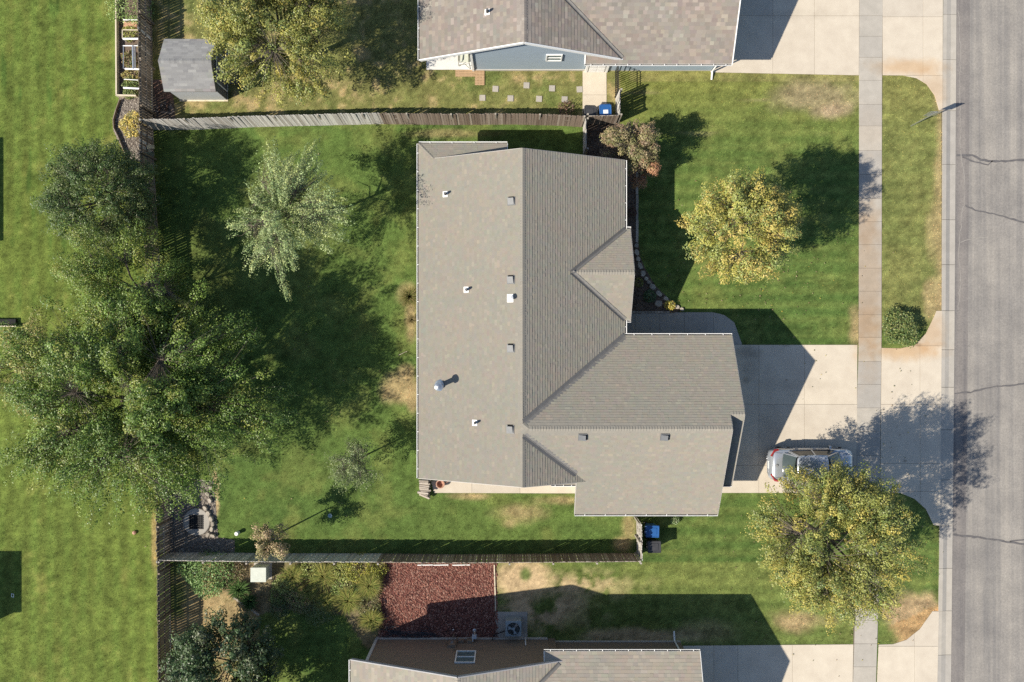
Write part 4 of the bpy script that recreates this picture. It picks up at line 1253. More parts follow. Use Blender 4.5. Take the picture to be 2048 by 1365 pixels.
rs.caps((sXR, sY, sZR), (sXR, -25.9, sZR), slp(-1, 0, ps), slp(1, 0, ps))
xv = lambda y: sXR + (sZR - szN(0, y)) / ps
valley(sroof, (xv(-19.5), -19.5, szN(0, -19.5)), (xv(-16.45), -16.45, szN(0, -16.45)), 0.10)
block(hs, -7.53, -25.6, 2.4, -16.62, 0, 3.55, M_BROWN)
block(hs, 2.0, -24.8, 9.38, -16.80, 0, 3.5, M_BROWN)
gw = gable_wall(hs, [(2.5, -16.62, szE(2.5, 0) - .14), (-7.53, -16.62, szW(-7.53, 0) - .14), (sXR, -16.62, sZR - .14)], M_BROWN, 'gable_wall')
st = lambda t: min(szW(2.0 - t, 0), szE(2.0 - t, 0)) - .15
boards(gw, (2.0, -16.62), (-7.45, -16.62), (0, 1), 0.30, st, M_BROWN, 0.17)
boards(gw, (9.38, -16.80), (2.02, -16.80), (0, 1), 0.24, lambda t: 3.45, M_BROWN, 0.17)
gable_wall(hs, [(9.40, -24.8, 3.5), (9.40, -16.8, 3.5), (9.40, -20.6, 5.6)], M_BROWN, 'gable_wall')
b = MB(); b.prism([(-7.55, -16.66), (1.98, -16.66), (1.98, -16.56), (-7.55, -16.56)], 0, 0.30); b.build('foundation', M_FOUND, hs)
b = MB(); b.prism([(2.0, -16.84), (9.40, -16.84), (9.40, -16.75), (2.0, -16.75)], 0, 0.22); b.build('foundation', M_FOUND, hs)
b = MB(); b.box((-7.53, -16.62, 1.7), (0.15, 0.15, 3.35)); b.build('corner_board', mat('grey_trim', (0.42, 0.42, 0.41), (0.5, 0.5, 0.48)), hs)
window(hs, P(931, 1315, 2.85), 1.05, 1.55, (0, 1, 0))
gutter(hs, (1.64, -15.96, 3.68), (9.66, -15.96, 3.68), (0, 1, 0), spacing=0.66)
gutter(hs, (sXW, sY, sZE - .02), (sXW, -25.9, sZE - .02), (-1, 0, 0), spacing=1.1)
M_GTRIM = mat('grey_rake', (0.30, 0.30, 0.31), (0.36, 0.36, 0.37))
for p0, p1 in (((sXW, sY + .014, sZE), (sXR, sY + .014, sZR)), ((sXR, sY + .014, sZR), (2.7, sY + .014, szE(2.7, 0)))):
    trim(hs, p0, p1, 0.05, 0.20, M_GTRIM, dz=-0.075)
trim(hs, (9.665, -15.96, 3.7), (9.665, -20.6, sZE + 4.64 * psw), 0.03, .18, dz=-0.09)
trim(hs, (1.645, -15.96, 3.7), (1.645, -16.7, szN(0, -16.7)), 0.03, .18, dz=-0.09)
b = MB(); b.tube((9.05, -16.0, 3.6), (9.05, -16.70, 3.2), .045, .045, 8); b.tube((9.05, -16.70, 3.2), (9.05, -16.70, .25), .045, .045, 8); b.tube((9.05, -16.70, .25), (9.05, -16.2, .1), .05, .05, 8); b.build('downspout', M_WHITE, hs)
panel_door(hs, (9.42, -20.6, 1.1), 4.9, 2.15, (1, 0, 0), None, 'garage_door', 4, 8)
# meters and boxes on the north wall
for (px, py, z, sx, sz, m, nm) in ((904, 1303, 1.15, 0.42, 0.75, M_BROWN, 'meter_box'), (923, 1291, .75, 0.28, 0.3, M_BROWN, 'junction_box'), (939, 1291, .7, 0.28, 0.4, M_BROWN, 'junction_box')):
    q = P(px, py, z); b = MB(); b.box((q.x, -16.52, z), (sx, 0.16, sz)); mb_ = b.build(nm, m, hs, bevel=.01)
    if nm == 'meter_box':
        b = MB(); b.tube((q.x, -16.44, z + .05), (q.x, -16.34, z + .05), .085, .085, 14); b.build('meter_dial', M_GALV, mb_)
        b = MB(); b.tube((q.x + .22, -16.5, .2), (q.x + .22, -16.5, 2.0), .03, .03, 8); b.build('conduit', M_BROWN, mb_)

# ------------------------------------------------------------------ shed
shed = thing('shed', P(390, 150, 0), 'small garden shed with a light grey shingle roof beside the top-left fence', 'shed')
M_SR_D = shing_rnd('shingle_shed', PAL_SHED)
rd = Roof(shed, PAL_SHED, 0.14, M_SR_D, M_DECK, (0.25, 0.45), (0.004, 0.006))
dx0, dx1, dys, dyr, dyn, dze = -18.62, -15.85, 13.36, 14.75, 16.14, 2.0
pd_ = 0.5
rd.slope([(dx0, dys), (dx1, dys), (dx1, dyr), (dx0, dyr)], dze, (0, dys), (0, -1), pd_)
rd.slope([(dx0, dyr), (dx1, dyr), (dx1, dyn), (dx0, dyn)], dze, (0, dyn), (0, 1), pd_)
rd.finish(280, (-17, 14.7))
dzr = dze + pd_ * (dyr - dys)
rd.caps((dx0, dyr, dzr), (dx1, dyr, dzr), slp(0, 1, pd_), slp(0, -1, pd_))
M_SHEDW = mat('shed_panel', (0.40, 0.42, 0.43), (0.46, 0.48, 0.49), scale=3, stretch=(6, 1, 0.5))
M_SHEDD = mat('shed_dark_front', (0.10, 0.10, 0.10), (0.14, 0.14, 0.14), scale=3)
block(shed, dx0 + .12, dys + .12, dx1 - .1, dyn - .12, 0.05, 1.93, M_SHEDW)
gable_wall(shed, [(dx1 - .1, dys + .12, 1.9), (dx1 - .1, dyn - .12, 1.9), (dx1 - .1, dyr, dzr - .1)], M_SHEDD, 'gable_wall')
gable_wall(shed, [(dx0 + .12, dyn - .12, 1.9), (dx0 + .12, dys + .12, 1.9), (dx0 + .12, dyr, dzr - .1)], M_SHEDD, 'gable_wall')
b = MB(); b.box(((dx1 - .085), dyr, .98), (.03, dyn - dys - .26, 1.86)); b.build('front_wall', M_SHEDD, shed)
for k, y in enumerate((dyr - .44, dyr + .44)):
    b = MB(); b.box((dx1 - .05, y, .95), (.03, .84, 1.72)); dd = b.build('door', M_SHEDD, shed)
    for (yy, zz, sy, sz) in ((y - .40, .95, .06, 1.75), (y + .40, .95, .06, 1.75), (y, 1.80, .86, .06), (y, .12, .86, .06)):
        b = MB(); b.box((dx1 - .028, yy, zz), (.02, sy, sz)); b.build('door_trim', M_WHITE, dd)
b = MB(); b.box(((dx0 + dx1) / 2, (dys + dyn) / 2, .03), (2.7, 2.7, .08)); b.build('base_frame', M_LUMBER, shed)

# two outbuildings standing just west of the frame: their shadows fall into it
for x, y0, y1, z, lb in ((-30.2, -16.3, -13.1, 2.75, 'small outbuilding west of the lawn opposite the south garden'), (-30.65, 4.75, 10.3, 2.2, 'long low outbuilding west of the lawn opposite the round dark shrub')):
    o = thing('outbuilding', (x, (y0 + y1) / 2, 0), lb, 'outbuilding')
    block(o, x - 1.6, y0, x - .1, y1, 0, z - .1, M_TAN)
    b = MB(); b.prism([(x - 1.75, y0 - .1), (x, y0 - .1), (x, y1 + .1), (x - 1.75, y1 + .1)], z - .1, z); b.build('roof', M_DECK, o)
    window(o, (x - .09, (y0 + y1) / 2, 1.4), 1.0, .8, (1, 0, 0))


# ------------------------------------------------------------------ fences
def picket_mesh(name, m, h, w=0.132, t=0.017, ear=0.03):
    b = MB()
    prof = [(-w / 2, 0), (w / 2, 0), (w / 2, h - ear), (w / 2 - ear, h), (-w / 2 + ear, h), (-w / 2, h - ear)]
    n = len(prof)
    pts = [(x, -t / 2, z) for x, z in prof] + [(x, t / 2, z) for x, z in prof]
    b.mesh_(pts, [tuple(range(n)), tuple(range(2 * n - 1, n - 1, -1))] + [((k + 1) % n, k, n + k, n + (k + 1) % n) for k in range(n)])
    return b.data(name, m)


PM = {}


def fence(label, pts, side, m=M_WOODW, h=1.78, pitch=0.141, post_gap=2.46, posts='side', lean=0.0, mfun=None, rails=(0.25, 0.92, 1.58), name='wooden_fence', rail_m=None, posth=None, odd=None):
    """pts: photo points on the ground; side: +1 / -1, the side of the pickets on which rails and posts stand"""
    G = [P(x, y, 0) for x, y in pts]
    f = thing(name, (G[0].x, G[0].y, 0), label, 'fence')
    seg = [(a, b_, (b_ - a).length) for a, b_ in zip(G[:-1], G[1:])]
    T = sum(s[2] for s in seg)

    def at(s):
        for a, b_, l in seg:
            if s <= l + 1e-6: return a + (b_ - a) * (s / l), (b_ - a).normalized()
            s -= l
        a, b_, l = seg[-1]; return b_, (b_ - a).normalized()
    n = int(T / pitch)
    for i in range(n):
        p, d = at((i + .5) * T / n)
        mm = mfun(i / n) if mfun else m
        key = (mm.name, h)
        if key not in PM: PM[key] = picket_mesh('picket_' + mm.name, mm, h)
        nrm = Vector((-d.y, d.x, 0))
        ln = lean + random.gauss(0, 0.006)
        M = Matrix.Translation(p + nrm * random.gauss(0, .004)) @ Matrix((d, nrm, Vector((0, 0, 1)))).transposed().to_4x4() @ Matrix.Rotation(ln, 4, 'X') @ Matrix.Rotation(random.gauss(0, .006), 4, 'Y') @ Matrix.Diagonal((random.uniform(.94, 1.045), 1, random.uniform(.985, 1.012), 1))
        o = place('picket', PM[key], f, M)
        if odd and random.random() < odd[0]: o.data = PM.setdefault((odd[1].name, h), picket_mesh('picket_' + odd[1].name, odd[1], h))
    np_ = max(1, round(T / post_gap))
    for k in range(np_):
        a, d = at(k * T / np_ + .02); b_, _ = at((k + 1) * T / np_ - .02)
        nrm = Vector((-d.y, d.x, 0)) * side
        for z in rails:
            rb = MB(); off = nrm * .035 + Vector((-d.y, d.x, 0)) * (-lean * z)
            rb.bar(a + off + Vector((0, 0, z)), b_ + off + Vector((0, 0, z)), .04, .09); rb.build('rail', rail_m or m, f)
    for k in range(np_ + 1):
        a, d = at(k * T / np_)
        off = Vector((-d.y, d.x, 0)) * (side * .105)
        ph = posth or (h + random.uniform(-.04, .05))
        pb_ = MB(); pb_.box((a.x + off.x, a.y + off.y, ph / 2), (.09, .09, ph), math.atan2(d.y, d.x)); pb_.build('post', rail_m or m, f)
    return f


M_POST = mat('grey_post', (0.27, 0.245, 0.205), (0.36, 0.33, 0.285), scale=8, rough=.9)
fence('long brown picket fence running the whole height of the picture along the west lots', [(304, -40), (306, 120), (309, 330), (322, 560), (334, 850), (341, 1050), (345, 1400)], 1, M_WOODW, 1.78, pitch=.150, odd=(0.05, M_WOODG))
fence('grey and brown picket fence between the middle house and the north yard', [(309, 261), (400, 260), (512, 255), (640, 252), (760, 249), (900, 251), (1024, 250), (1110, 252), (1163, 255)], 1, M_WOODG, 1.78,
      mfun=lambda t: M_WOODG if t < .55 + .02 * math.sin(t * 90) else M_WOODB, rail_m=M_POST, lean=-0.07)
fence('picket fence between the middle yard and the red lava rock bed', [(345, 1104), (560, 1107), (760, 1107), (900, 1109), (1024, 1108), (1150, 1107), (1272, 1106)], -1, M_WOODG, 1.75,
      mfun=lambda t: M_WOODG if t < .45 else M_WOODB, rail_m=M_POST)
fence('short picket gate fence between the blue trash can and the south yard', [(1273, 1034), (1274, 1070), (1274, 1106)], -1, M_WOODG, 1.75, post_gap=1.0, rail_m=M_POST)
fence('short picket return fence from the north fence down to the middle house', [(1166, 254), (1166, 312)], 1, M_WOODG, 1.75, post_gap=1.6, rail_m=M_POST)
fence('short dark picket fence south of the black and blue trash cans', [(1170, 250), (1231, 249)], 1, M_WOODB, 1.7, post_gap=1.7, rail_m=M_POST)
fence('short picket panel between the trash cans and the north front lawn', [(1231, 198), (1231, 246)], 1, M_WOODG, 1.7, post_gap=1.3, rail_m=M_POST)

ir = thing('iron_fence', P(1230, 142, 0), 'black iron bar fence beside the concrete pad of the north house', 'fence')
y0, y1 = P(0, 141).y, P(0, 197).y; xi = P(1230, 0).x
k = int((y0 - y1) / .115)
bm_ = MB(); bm_.tube((0, 0, .05), (0, 0, 1.5), .017, .017, 6); bar_me = bm_.data('bar', M_IRON)
for i in range(k):
    place('bar', bar_me, ir, loc=(xi, y1 + (i + .5) * (y0 - y1) / k, 0))
for z in (.2, 1.25, 1.42):
    b = MB(); b.bar((xi, y1, z), (xi, y0, z), .03, .03); b.build('rail', M_IRON, ir)
for y in (y0, y1 + .03):
    b = MB(); b.box((xi, y, .8), (.06, .06, 1.6)); b.build('post', M_IRON, ir)
# ------------------------------------------------------------------ trees and plants
def unit(v):
    return v / np.maximum(np.linalg.norm(v, axis=-1, keepdims=True), 1e-6)


def leaves(name, C, size, cols, parent, up=0.55, aspect=0.62, m=None, out=None, **kw):
    """small folded leaf faces at points C (N,3); cols (N,3); out: the way the clump's surface faces there"""
    n = len(C)
    nr = unit(RNG.normal(size=(n, 3))) * (0.60 if out is not None else 1) + np.array([0, 0, up])
    if out is not None: nr = nr + out
    nr = unit(nr)
    t = unit(np.cross(nr, RNG.normal(size=(n, 3)))); bt = np.cross(nr, t)
    s = size * RNG.uniform(0.65, 1.3, (n, 1))
    V = np.stack([C - t * s * .5, C + bt * s * aspect * .5 - nr * s * .06, C + t * s * .5, C - bt * s * aspect * .5 - nr * s * .06], 1).reshape(-1, 3)
    F = np.arange(4 * n).reshape(n, 4)
    return np_mesh(name, V, F, cols, m or M_LEAF, parent, **kw)


def dirs_on_sphere(n, zmin=-0.5, zmax=1.0):
    z = RNG.uniform(zmin, zmax, n); a = RNG.uniform(0, 2 * np.pi, n); r = np.sqrt(1 - z * z)
    return np.stack([r * np.cos(a), r * np.sin(a), z], -1)


def lumpy(d, amp, seed):
    r = np.random.default_rng(seed)
    f = np.zeros(len(d))
    for k in range(7):
        w = unit(r.normal(size=3)); f += np.sin((2.2 + 1.1 * k) * (d @ w) + r.uniform(0, 6.28)) / (1 + .35 * k)
    return 1 + amp * f / 2.0


def pick(pal, n, wts=None):
    pal = np.array(pal, float)
    return pal[RNG.choice(len(pal), n, p=wts)]


def tree(name, label, cat, px, py, cz, rx, rz, pal, n_clu, per, leaf, group=None, ry=None, amp=0.28, seed=1, spread=0.26, along=0.34, shell=(0.45, 1.0), wts=None,
         lean=(0, 0), trunk_r=0.14, limbs=10, up=1.0, zmin=-0.55, tint=0.28, bark=None, base=None, twig=0.008, aspect=0.62, droop=0.0, fingers=None, fspread=0.17, flv=(0.74, 1.10)):
    ry = ry or rx
    C = P(px, py, cz)
    root_ = Vector((C.x + lean[0], C.y + lean[1], 0)) if base is None else P(*base, 0)
    t = thing(name, (root_.x, root_.y, 0), label, cat, group)
    c = np.array([C.x, C.y, C.z]); R = np.array([rx, ry, rz])
    # main limbs radiate; clusters of leaves sit along them, so the outline is fingered and gaps stay between
    nf = fingers or max(10, int(n_clu / 14))
    fd = dirs_on_sphere(nf, zmin, 0.97); fl = RNG.uniform(*flv, nf) * lumpy(fd, amp * .8, seed)
    fi = RNG.integers(0, nf, n_clu)
    d = unit(fd[fi] + RNG.normal(0, fspread, (n_clu, 3)))
    rad = (shell[0] + (shell[1] - shell[0]) * RNG.uniform(0, 1, n_clu) ** 0.65) * fl[fi]
    cl = c + d * R * rad[:, None]
    cl[:, 2] = np.maximum(cl[:, 2], 0.35)
    # wood: trunk, limbs, branches to every cluster
    b = MB()
    split = max(0.35, cz - rz * 0.75)
    top = Vector(c) + Vector((0, 0, rz * 0.25))
    mid = root_.lerp(Vector((C.x, C.y, split)), 1.0)
    b.tube(root_, mid, trunk_r, trunk_r * .75, 9)
    b.tube(mid, top, trunk_r * .7, trunk_r * .18, 8)
    ld = dirs_on_sphere(limbs, -0.25, 0.85)
    ends = c + ld * R * 0.52
    starts = []
    for e in ends:
        s = mid.lerp(top, random.uniform(0.0, 0.65)); starts.append(s)
        e = Vector(e); m1 = s.lerp(e, .5) + Vector((0, 0, .12 * rz))
        b.tube(s, m1, trunk_r * .38, trunk_r * .26, 6); b.tube(m1, e, trunk_r * .26, trunk_r * .13, 6)
    for q in cl:
        j = int(np.argmin(np.linalg.norm(ends - q, axis=1)))
        e = Vector(ends[j]); q = Vector(q); m1 = e.lerp(q, .55) + Vector(RNG.normal(size=3) * .1)
        b.tube(e, m1, twig * 1.7, twig * 1.2, 4, False); b.tube(m1, q + (q - m1) * .3, twig, twig * .4, 4, False)
    b.build('trunk', bark or M_BARK, t)
    # foliage
    od = unit(fd[fi] + np.array([0, 0, -droop]))
    Cs = np.repeat(cl, per, 0); D = np.repeat(od, per, 0)
    cs = np.repeat(RNG.uniform(0.6, 1.35, n_clu), per)[:, None]
    o3 = unit(RNG.normal(size=Cs.shape)); o3 = o3 * RNG.uniform(0.35, 1.0, (len(Cs), 1)) ** .5
    off = (o3 * spread * np.array([1, 1, .8]) + D * (o3 * D).sum(1, keepdims=True) * along) * cs
    L = Cs + off
    ct = pick(pal, n_clu, wts) * RNG.uniform(1 - tint, 1 + tint, (n_clu, 1))
    cols = np.repeat(ct, per, 0) * 0.75 + pick(pal, len(L), wts) * 0.25
    cols = cols * RNG.uniform(0.8, 1.22, (len(L), 1))
    L[:, 2] = np.maximum(L[:, 2], 0.08)
    leaves('crown', L, leaf, cols, t, up * .6, aspect, out=o3 * 1.1)
    return t


YEL = [(0.237, 0.215, 0.043), (0.196, 0.193, 0.043), (0.146, 0.169, 0.043), (0.263, 0.202, 0.051), (0.097, 0.127, 0.036)]
OLV = [(0.177, 0.173, 0.038), (0.143, 0.153, 0.035), (0.105, 0.127, 0.031), (0.215, 0.178, 0.038), (0.072, 0.102, 0.029)]
GRN = [(0.065, 0.108, 0.018), (0.085, 0.129, 0.02), (0.048, 0.087, 0.016), (0.109, 0.144, 0.022), (0.119, 0.123, 0.021)]
DRK = [(0.035, 0.065, 0.016), (0.047, 0.078, 0.018), (0.062, 0.087, 0.022), (0.028, 0.053, 0.014), (0.085, 0.104, 0.03)]
SIL = [(0.161, 0.204, 0.079), (0.196, 0.235, 0.092), (0.124, 0.173, 0.063), (0.225, 0.247, 0.084), (0.101, 0.142, 0.05)]
TANB = [(0.2, 0.163, 0.068), (0.168, 0.158, 0.058), (0.231, 0.173, 0.089), (0.131, 0.131, 0.042), (0.263, 0.189, 0.105)]
REDB = [(0.24, 0.125, 0.065), (0.28, 0.155, 0.085), (0.20, 0.10, 0.055), (0.17, 0.12, 0.05)]
GOLD = [(0.42, 0.32, 0.06), (0.34, 0.29, 0.06), (0.25, 0.24, 0.05), (0.46, 0.34, 0.08)]

tree('maple_tree', 'round yellow maple tree on the front lawn of the middle house', 'tree', 1487, 458, 5.1, 2.62, 2.8, YEL, 540, 105, 0.09, amp=0.07, seed=3, spread=.29, along=.20, trunk_r=.11, shell=(.45, 1.0), fingers=90, fspread=.22, flv=(.90, 1.10))
tree('maple_tree', 'large olive-yellow maple tree overhanging the silver car', 'tree', 1671, 1087, 5.2, 3.82, 3.5, OLV, 1050, 110, 0.088, amp=0.10, seed=5, spread=.30, along=.30, trunk_r=.17, shell=(.35, 1.0), fingers=115, fspread=.15, flv=(.88, 1.10))
tree('maple_tree', 'big golden green maple tree beside the garden shed', 'tree', 554, 52, 5.0, 3.75, 3.4, OLV, 760, 105, 0.092, amp=0.22, seed=15, spread=.30, along=.30, trunk_r=.18, wts=[.3, .25, .2, .15, .1], shell=(.35, 1.0), fingers=56, fspread=.14)
tree('elm_tree', 'huge dark green spreading tree over the west fence', 'tree', 262, 800, 5.2, 6.0, 4.0, GRN, 1350, 120, 0.098, ry=5.6, amp=0.17, seed=21, spread=.36, along=.40, trunk_r=.30, base=(300, 790), wts=[.3, .22, .25, .13, .10], shell=(.25, 1.04), fingers=120, fspread=.09, flv=(.76, 1.14))
tree('elm_tree', 'mid green tree between the huge spreading tree and the round dark shrub', 'tree', 268, 585, 4.0, 3.1, 3.0, GRN, 420, 130, 0.08, amp=0.30, seed=25, spread=.38, along=.40, trunk_r=.16, base=(290, 590), fingers=34, fspread=.13)
tree('willow_tree', 'yellowish straggly tree at the left edge beside the huge tree', 'tree', 45, 735, 3.0, 2.7, 2.0, [(0.16, 0.17, 0.045), (0.20, 0.18, 0.055), (0.12, 0.14, 0.04), (0.24, 0.20, 0.07)], 280, 80, 0.08, amp=0.30, seed=31, spread=.26, along=.4, trunk_r=.10, fingers=30, fspread=.15)
tree('juniper_tree', 'rounded dark green evergreen left of the fence corner', 'tree', 202, 392, 3.2, 2.85, 3.0, DRK, 700, 85, 0.08, amp=0.10, seed=37, spread=.26, along=.2, trunk_r=.14, base=(215, 398), shell=(.55, 1.0), fspread=.42, fingers=90, flv=(.85, 1.08))
tree('silver_tree', 'open silvery green tree with drooping sprays in the back yard', 'tree', 568, 425, 4.6, 3.2, 2.7, SIL, 720, 56, 0.075, ry=3.55, amp=0.28, seed=42, spread=.16, along=.44, trunk_r=.10, base=(588, 445), shell=(.2, 1.05), droop=.35, twig=.005, fingers=48, fspread=.10, flv=(.62, 1.14))
tree('young_tree', 'thin sparse young tree beside the back wall of the middle house', 'tree', 713, 924, 2.9, 1.25, 1.75, [(0.085, 0.115, 0.04), (0.11, 0.13, 0.05), (0.07, 0.09, 0.035)], 230, 34, 0.07, amp=0.2, seed=47, spread=.17, along=.3, trunk_r=.05, base=(737, 908), limbs=16, fingers=30, shell=(.35, 1), zmin=-.97, twig=.004)
tree('young_tree', 'small tan leaved tree against the south fence', 'tree', 537, 1083, 2.9, 1.0, 1.0, TANB, 110, 55, 0.075, amp=0.25, seed=53, spread=.17, along=.18, trunk_r=.05, base=(556, 1068), limbs=7, fingers=20)
tree('smoke_bush', 'tall tan and green bush at the north corner of the middle house', 'bush', 1260, 290, 2.3, 1.35, 1.5, [(0.15, 0.125, 0.055), (0.125, 0.125, 0.045), (0.17, 0.125, 0.07), (0.10, 0.105, 0.035), (0.18, 0.12, 0.075)], 210, 95, 0.08, amp=0.18, seed=59, spread=.22, along=.2, trunk_r=.06, shell=(.5, 1), fingers=36, fspread=.2)
tree('burning_bush', 'reddish bush next to the tall tan bush by the house corner', 'bush', 1288, 335, 1.6, .8, .95, REDB, 100, 80, 0.075, amp=0.22, seed=61, spread=.17, along=.15, trunk_r=.04, fingers=24, fspread=.2)
tree('magnolia_tree', 'glossy dark leaved tree at the bottom edge beside the west fence', 'tree', 458, 1328, 2.5, 2.85, 2.3, [(0.030, 0.054, 0.018), (0.040, 0.064, 0.022), (0.024, 0.046, 0.015), (0.070, 0.08, 0.04)], 560, 66, 0.12, ry=2.5, amp=0.18, seed=67, spread=.28, along=.28, trunk_r=.12, fingers=56, fspread=.16)


tree('garden_tree', 'leafy tree just below the bottom edge whose shadow darkens the south lawn', 'tree', 520, 1452, 4.0, 2.2, 2.2, GRN, 300, 90, 0.11, amp=0.2, seed=72, spread=.32, along=.3, trunk_r=.12, fingers=40)


def shrub(name, label, px, py, r, h, pal, n, leaf, cat='shrub', group=None, amp=.15, seed=5, up=.9, wood=True, aspect=.62):
    t = thing(name, P(px, py, 0), label, cat, group)
    g = P(px, py, h * .5)
    c = np.array([g.x, g.y, GZ + h * .40])
    d = dirs_on_sphere(n, -0.35)
    rr = lumpy(d, amp, seed) * RNG.uniform(.55, 1.05, n) ** .6
    L = c + d * np.array([r, r, h * .6]) * rr[:, None]
    L[:, 2] = np.maximum(L[:, 2], GZ + .02)
    cols = pick(pal, n) * RNG.uniform(.7, 1.3, (n, 1))
    leaves('foliage', L, leaf, cols, t, up, aspect)
    if wood:
        b = MB()
        for k in range(6):
            a = random.uniform(0, 6.28); b.tube((g.x, g.y, GZ), (g.x + math.cos(a) * r * .6, g.y + math.sin(a) * r * .6, h * .8), .02, .008, 5, False)
        b.build('stem', M_BARK, t)
    return t


def tuft(name, label, px, py, r, h, pal, n, w=.016, cat='plant', group=None, lean=(.25, 1.0)):
    """arching blades from one root"""
    t = thing(name, P(px, py, 0), label, cat, group)
    g = P(px, py, 0)
    a = RNG.uniform(0, 6.28, n); l = RNG.uniform(.6, 1.0, n); ti = RNG.uniform(lean[0], lean[1], n)
    dx, dy = np.cos(a), np.sin(a)
    o = np.stack([dx, dy], -1) * (RNG.uniform(0, .18, n) * r)[:, None]
    pts = []
    for k, f in enumerate((0, .5, 1.0)):
        rad = l * r * (f ** 1.5) * (ti / lean[1]); z = h * l * np.sin(f * np.pi * .5 * (1.25 - .3 * ti / lean[1])) * (1.0 if k < 2 else .85)
        pts.append(np.stack([g.x + o[:, 0] + dx * rad, g.y + o[:, 1] + dy * rad, GZ + z], -1))
    s = np.stack([-dy, dx, np.zeros(n)], -1) * (w / 2)
    V = np.stack([pts[0] - s, pts[0] + s, pts[1] - s, pts[1] + s, pts[2]], 1).reshape(-1, 3)
    i = np.arange(n)[:, None] * 5
    F = np.concatenate([i + np.array([[0, 1, 3]]), i + np.array([[0, 3, 2]]), i + np.array([[2, 3, 4]])])
    col = pick(pal, n) * RNG.uniform(.7, 1.3, (n, 1))
    np_mesh('blades', V, F, np.concatenate([col, col, col]), M_BLADE, t)
    return t


shrub('round_shrub', 'round clipped green shrub between the sidewalk and the driveway apron', 1799, 654, 1.03, 1.25, [(0.07, 0.105, 0.03), (0.10, 0.125, 0.036), (0.05, 0.08, 0.024), (0.14, 0.145, 0.045)], 4200, .085, seed=71, amp=.24)
shrub('flower_plant', 'small yellow green flowering plant at the corner of the front walk', 1339, 611, .30, .5, GOLD + [(0.15, .18, .04)], 420, .075, 'plant', seed=75)
shrub('yellow_shrub', 'golden yellow shrub on the grey mulch west of the fence', 265, 250, .62, .8, [(0.40, 0.30, 0.07), (0.32, 0.26, 0.07), (0.25, 0.22, 0.06), (0.17, 0.17, 0.045)], 1500, .085, seed=77, amp=.3)
shrub('berry_shrub', 'small dark reddish shrub by the north fence near the black trash can', 1131, 218, .42, .55, [(0.10, 0.055, 0.035), (0.14, 0.08, 0.05), (0.07, 0.05, 0.03)], 520, .07, seed=79, amp=.35)
shrub('dark_shrub', 'small dark reddish shrub in the front bed under the main gutter', 1264, 425, .26, .6, [(0.07, 0.03, 0.025), (0.10, 0.04, 0.03), (0.04, 0.045, 0.02)], 420, .07, seed=81)
shrub('dark_shrub', 'low green shrub in the front bed behind the edging stones', 1299, 593, .36, .5, [(0.04, 0.075, 0.03), (0.055, 0.09, 0.035)], 520, .075, seed=83)
shrub('low_plant', 'yellow green low plant in the front bed beside the small gable', 1278, 566, .28, .35, [(0.12, 0.12, 0.03), (0.09, 0.09, 0.025)], 300, .07, 'plant', seed=85)
shrub('weed_plant', 'small green plant by the south downspout of the garage', 1350, 1041, .24, .4, [(0.09, 0.13, 0.05), (0.14, 0.17, 0.08)], 220, .08, 'plant', seed=87)
tuft('ornamental_grass', 'straw coloured ornamental grass clump against the back wall', 822, 595, .85, 1.0, [(0.20, 0.19, 0.06), (0.28, 0.23, 0.10), (0.12, 0.14, 0.04)], 700, .016)
tuft('ornamental_grass', 'second smaller straw grass clump against the back wall south of the first', 826, 640, .5, .6, [(0.30, 0.24, 0.12), (0.20, 0.17, 0.07)], 300, .016)
# planting in the south garden
tuft('daylily', 'bright green strappy daylily beside the dry strip of the south garden', 482, 1176, .85, .6, [(0.07, 0.14, 0.035), (0.10, 0.17, 0.05), (0.05, 0.10, 0.025)], 420, .035, lean=(.3, 1.2))
tuft('daylily', 'darker strappy daylily nearest the stone edging of the south garden', 502, 1200, .7, .5, [(0.045, 0.10, 0.03), (0.07, 0.13, 0.04), (0.03, 0.07, 0.02)], 340, .038, lean=(.3, 1.2))
shrub('leafy_bush', 'bright green leafy bush in the fence corner of the south garden', 412, 1146, 1.15, 1.0, [(0.10, 0.17, 0.05), (0.135, 0.20, 0.06), (0.07, 0.125, 0.035)], 4200, .095, seed=91, amp=.32)
k = 0
GP = [('yellow green billowing grass right of the pale utility box', 590, 1150, .95, .6, 0), ('light green grass mound in the middle of the south garden bed', 650, 1148, 1.0, .7, 0), ('yellow grass mound next to the small red shrub', 618, 1180, .8, .5, 0),
      ('fountain grass beside the edge of the red rock bed', 742, 1165, .95, .9, 0), ('tall green fountain grass at the shaded end of the garden bed', 700, 1195, 1.0, .8, 0), ('grass clump at the shadow line in the garden bed', 655, 1200, .8, .6, 0),
      ('shaded grass clump closest to the brown house corner', 745, 1235, .9, .7, 0)]
for lb, x, y, r, h, _ in GP:
    tuft('garden_grass', lb, x, y, r, h, [(0.22, 0.25, 0.06), (0.29, 0.28, 0.075), (0.16, 0.21, 0.05), (0.34, 0.30, 0.10)], 1600, .017, lean=(.15, 1.5), group='grasses in the south garden')
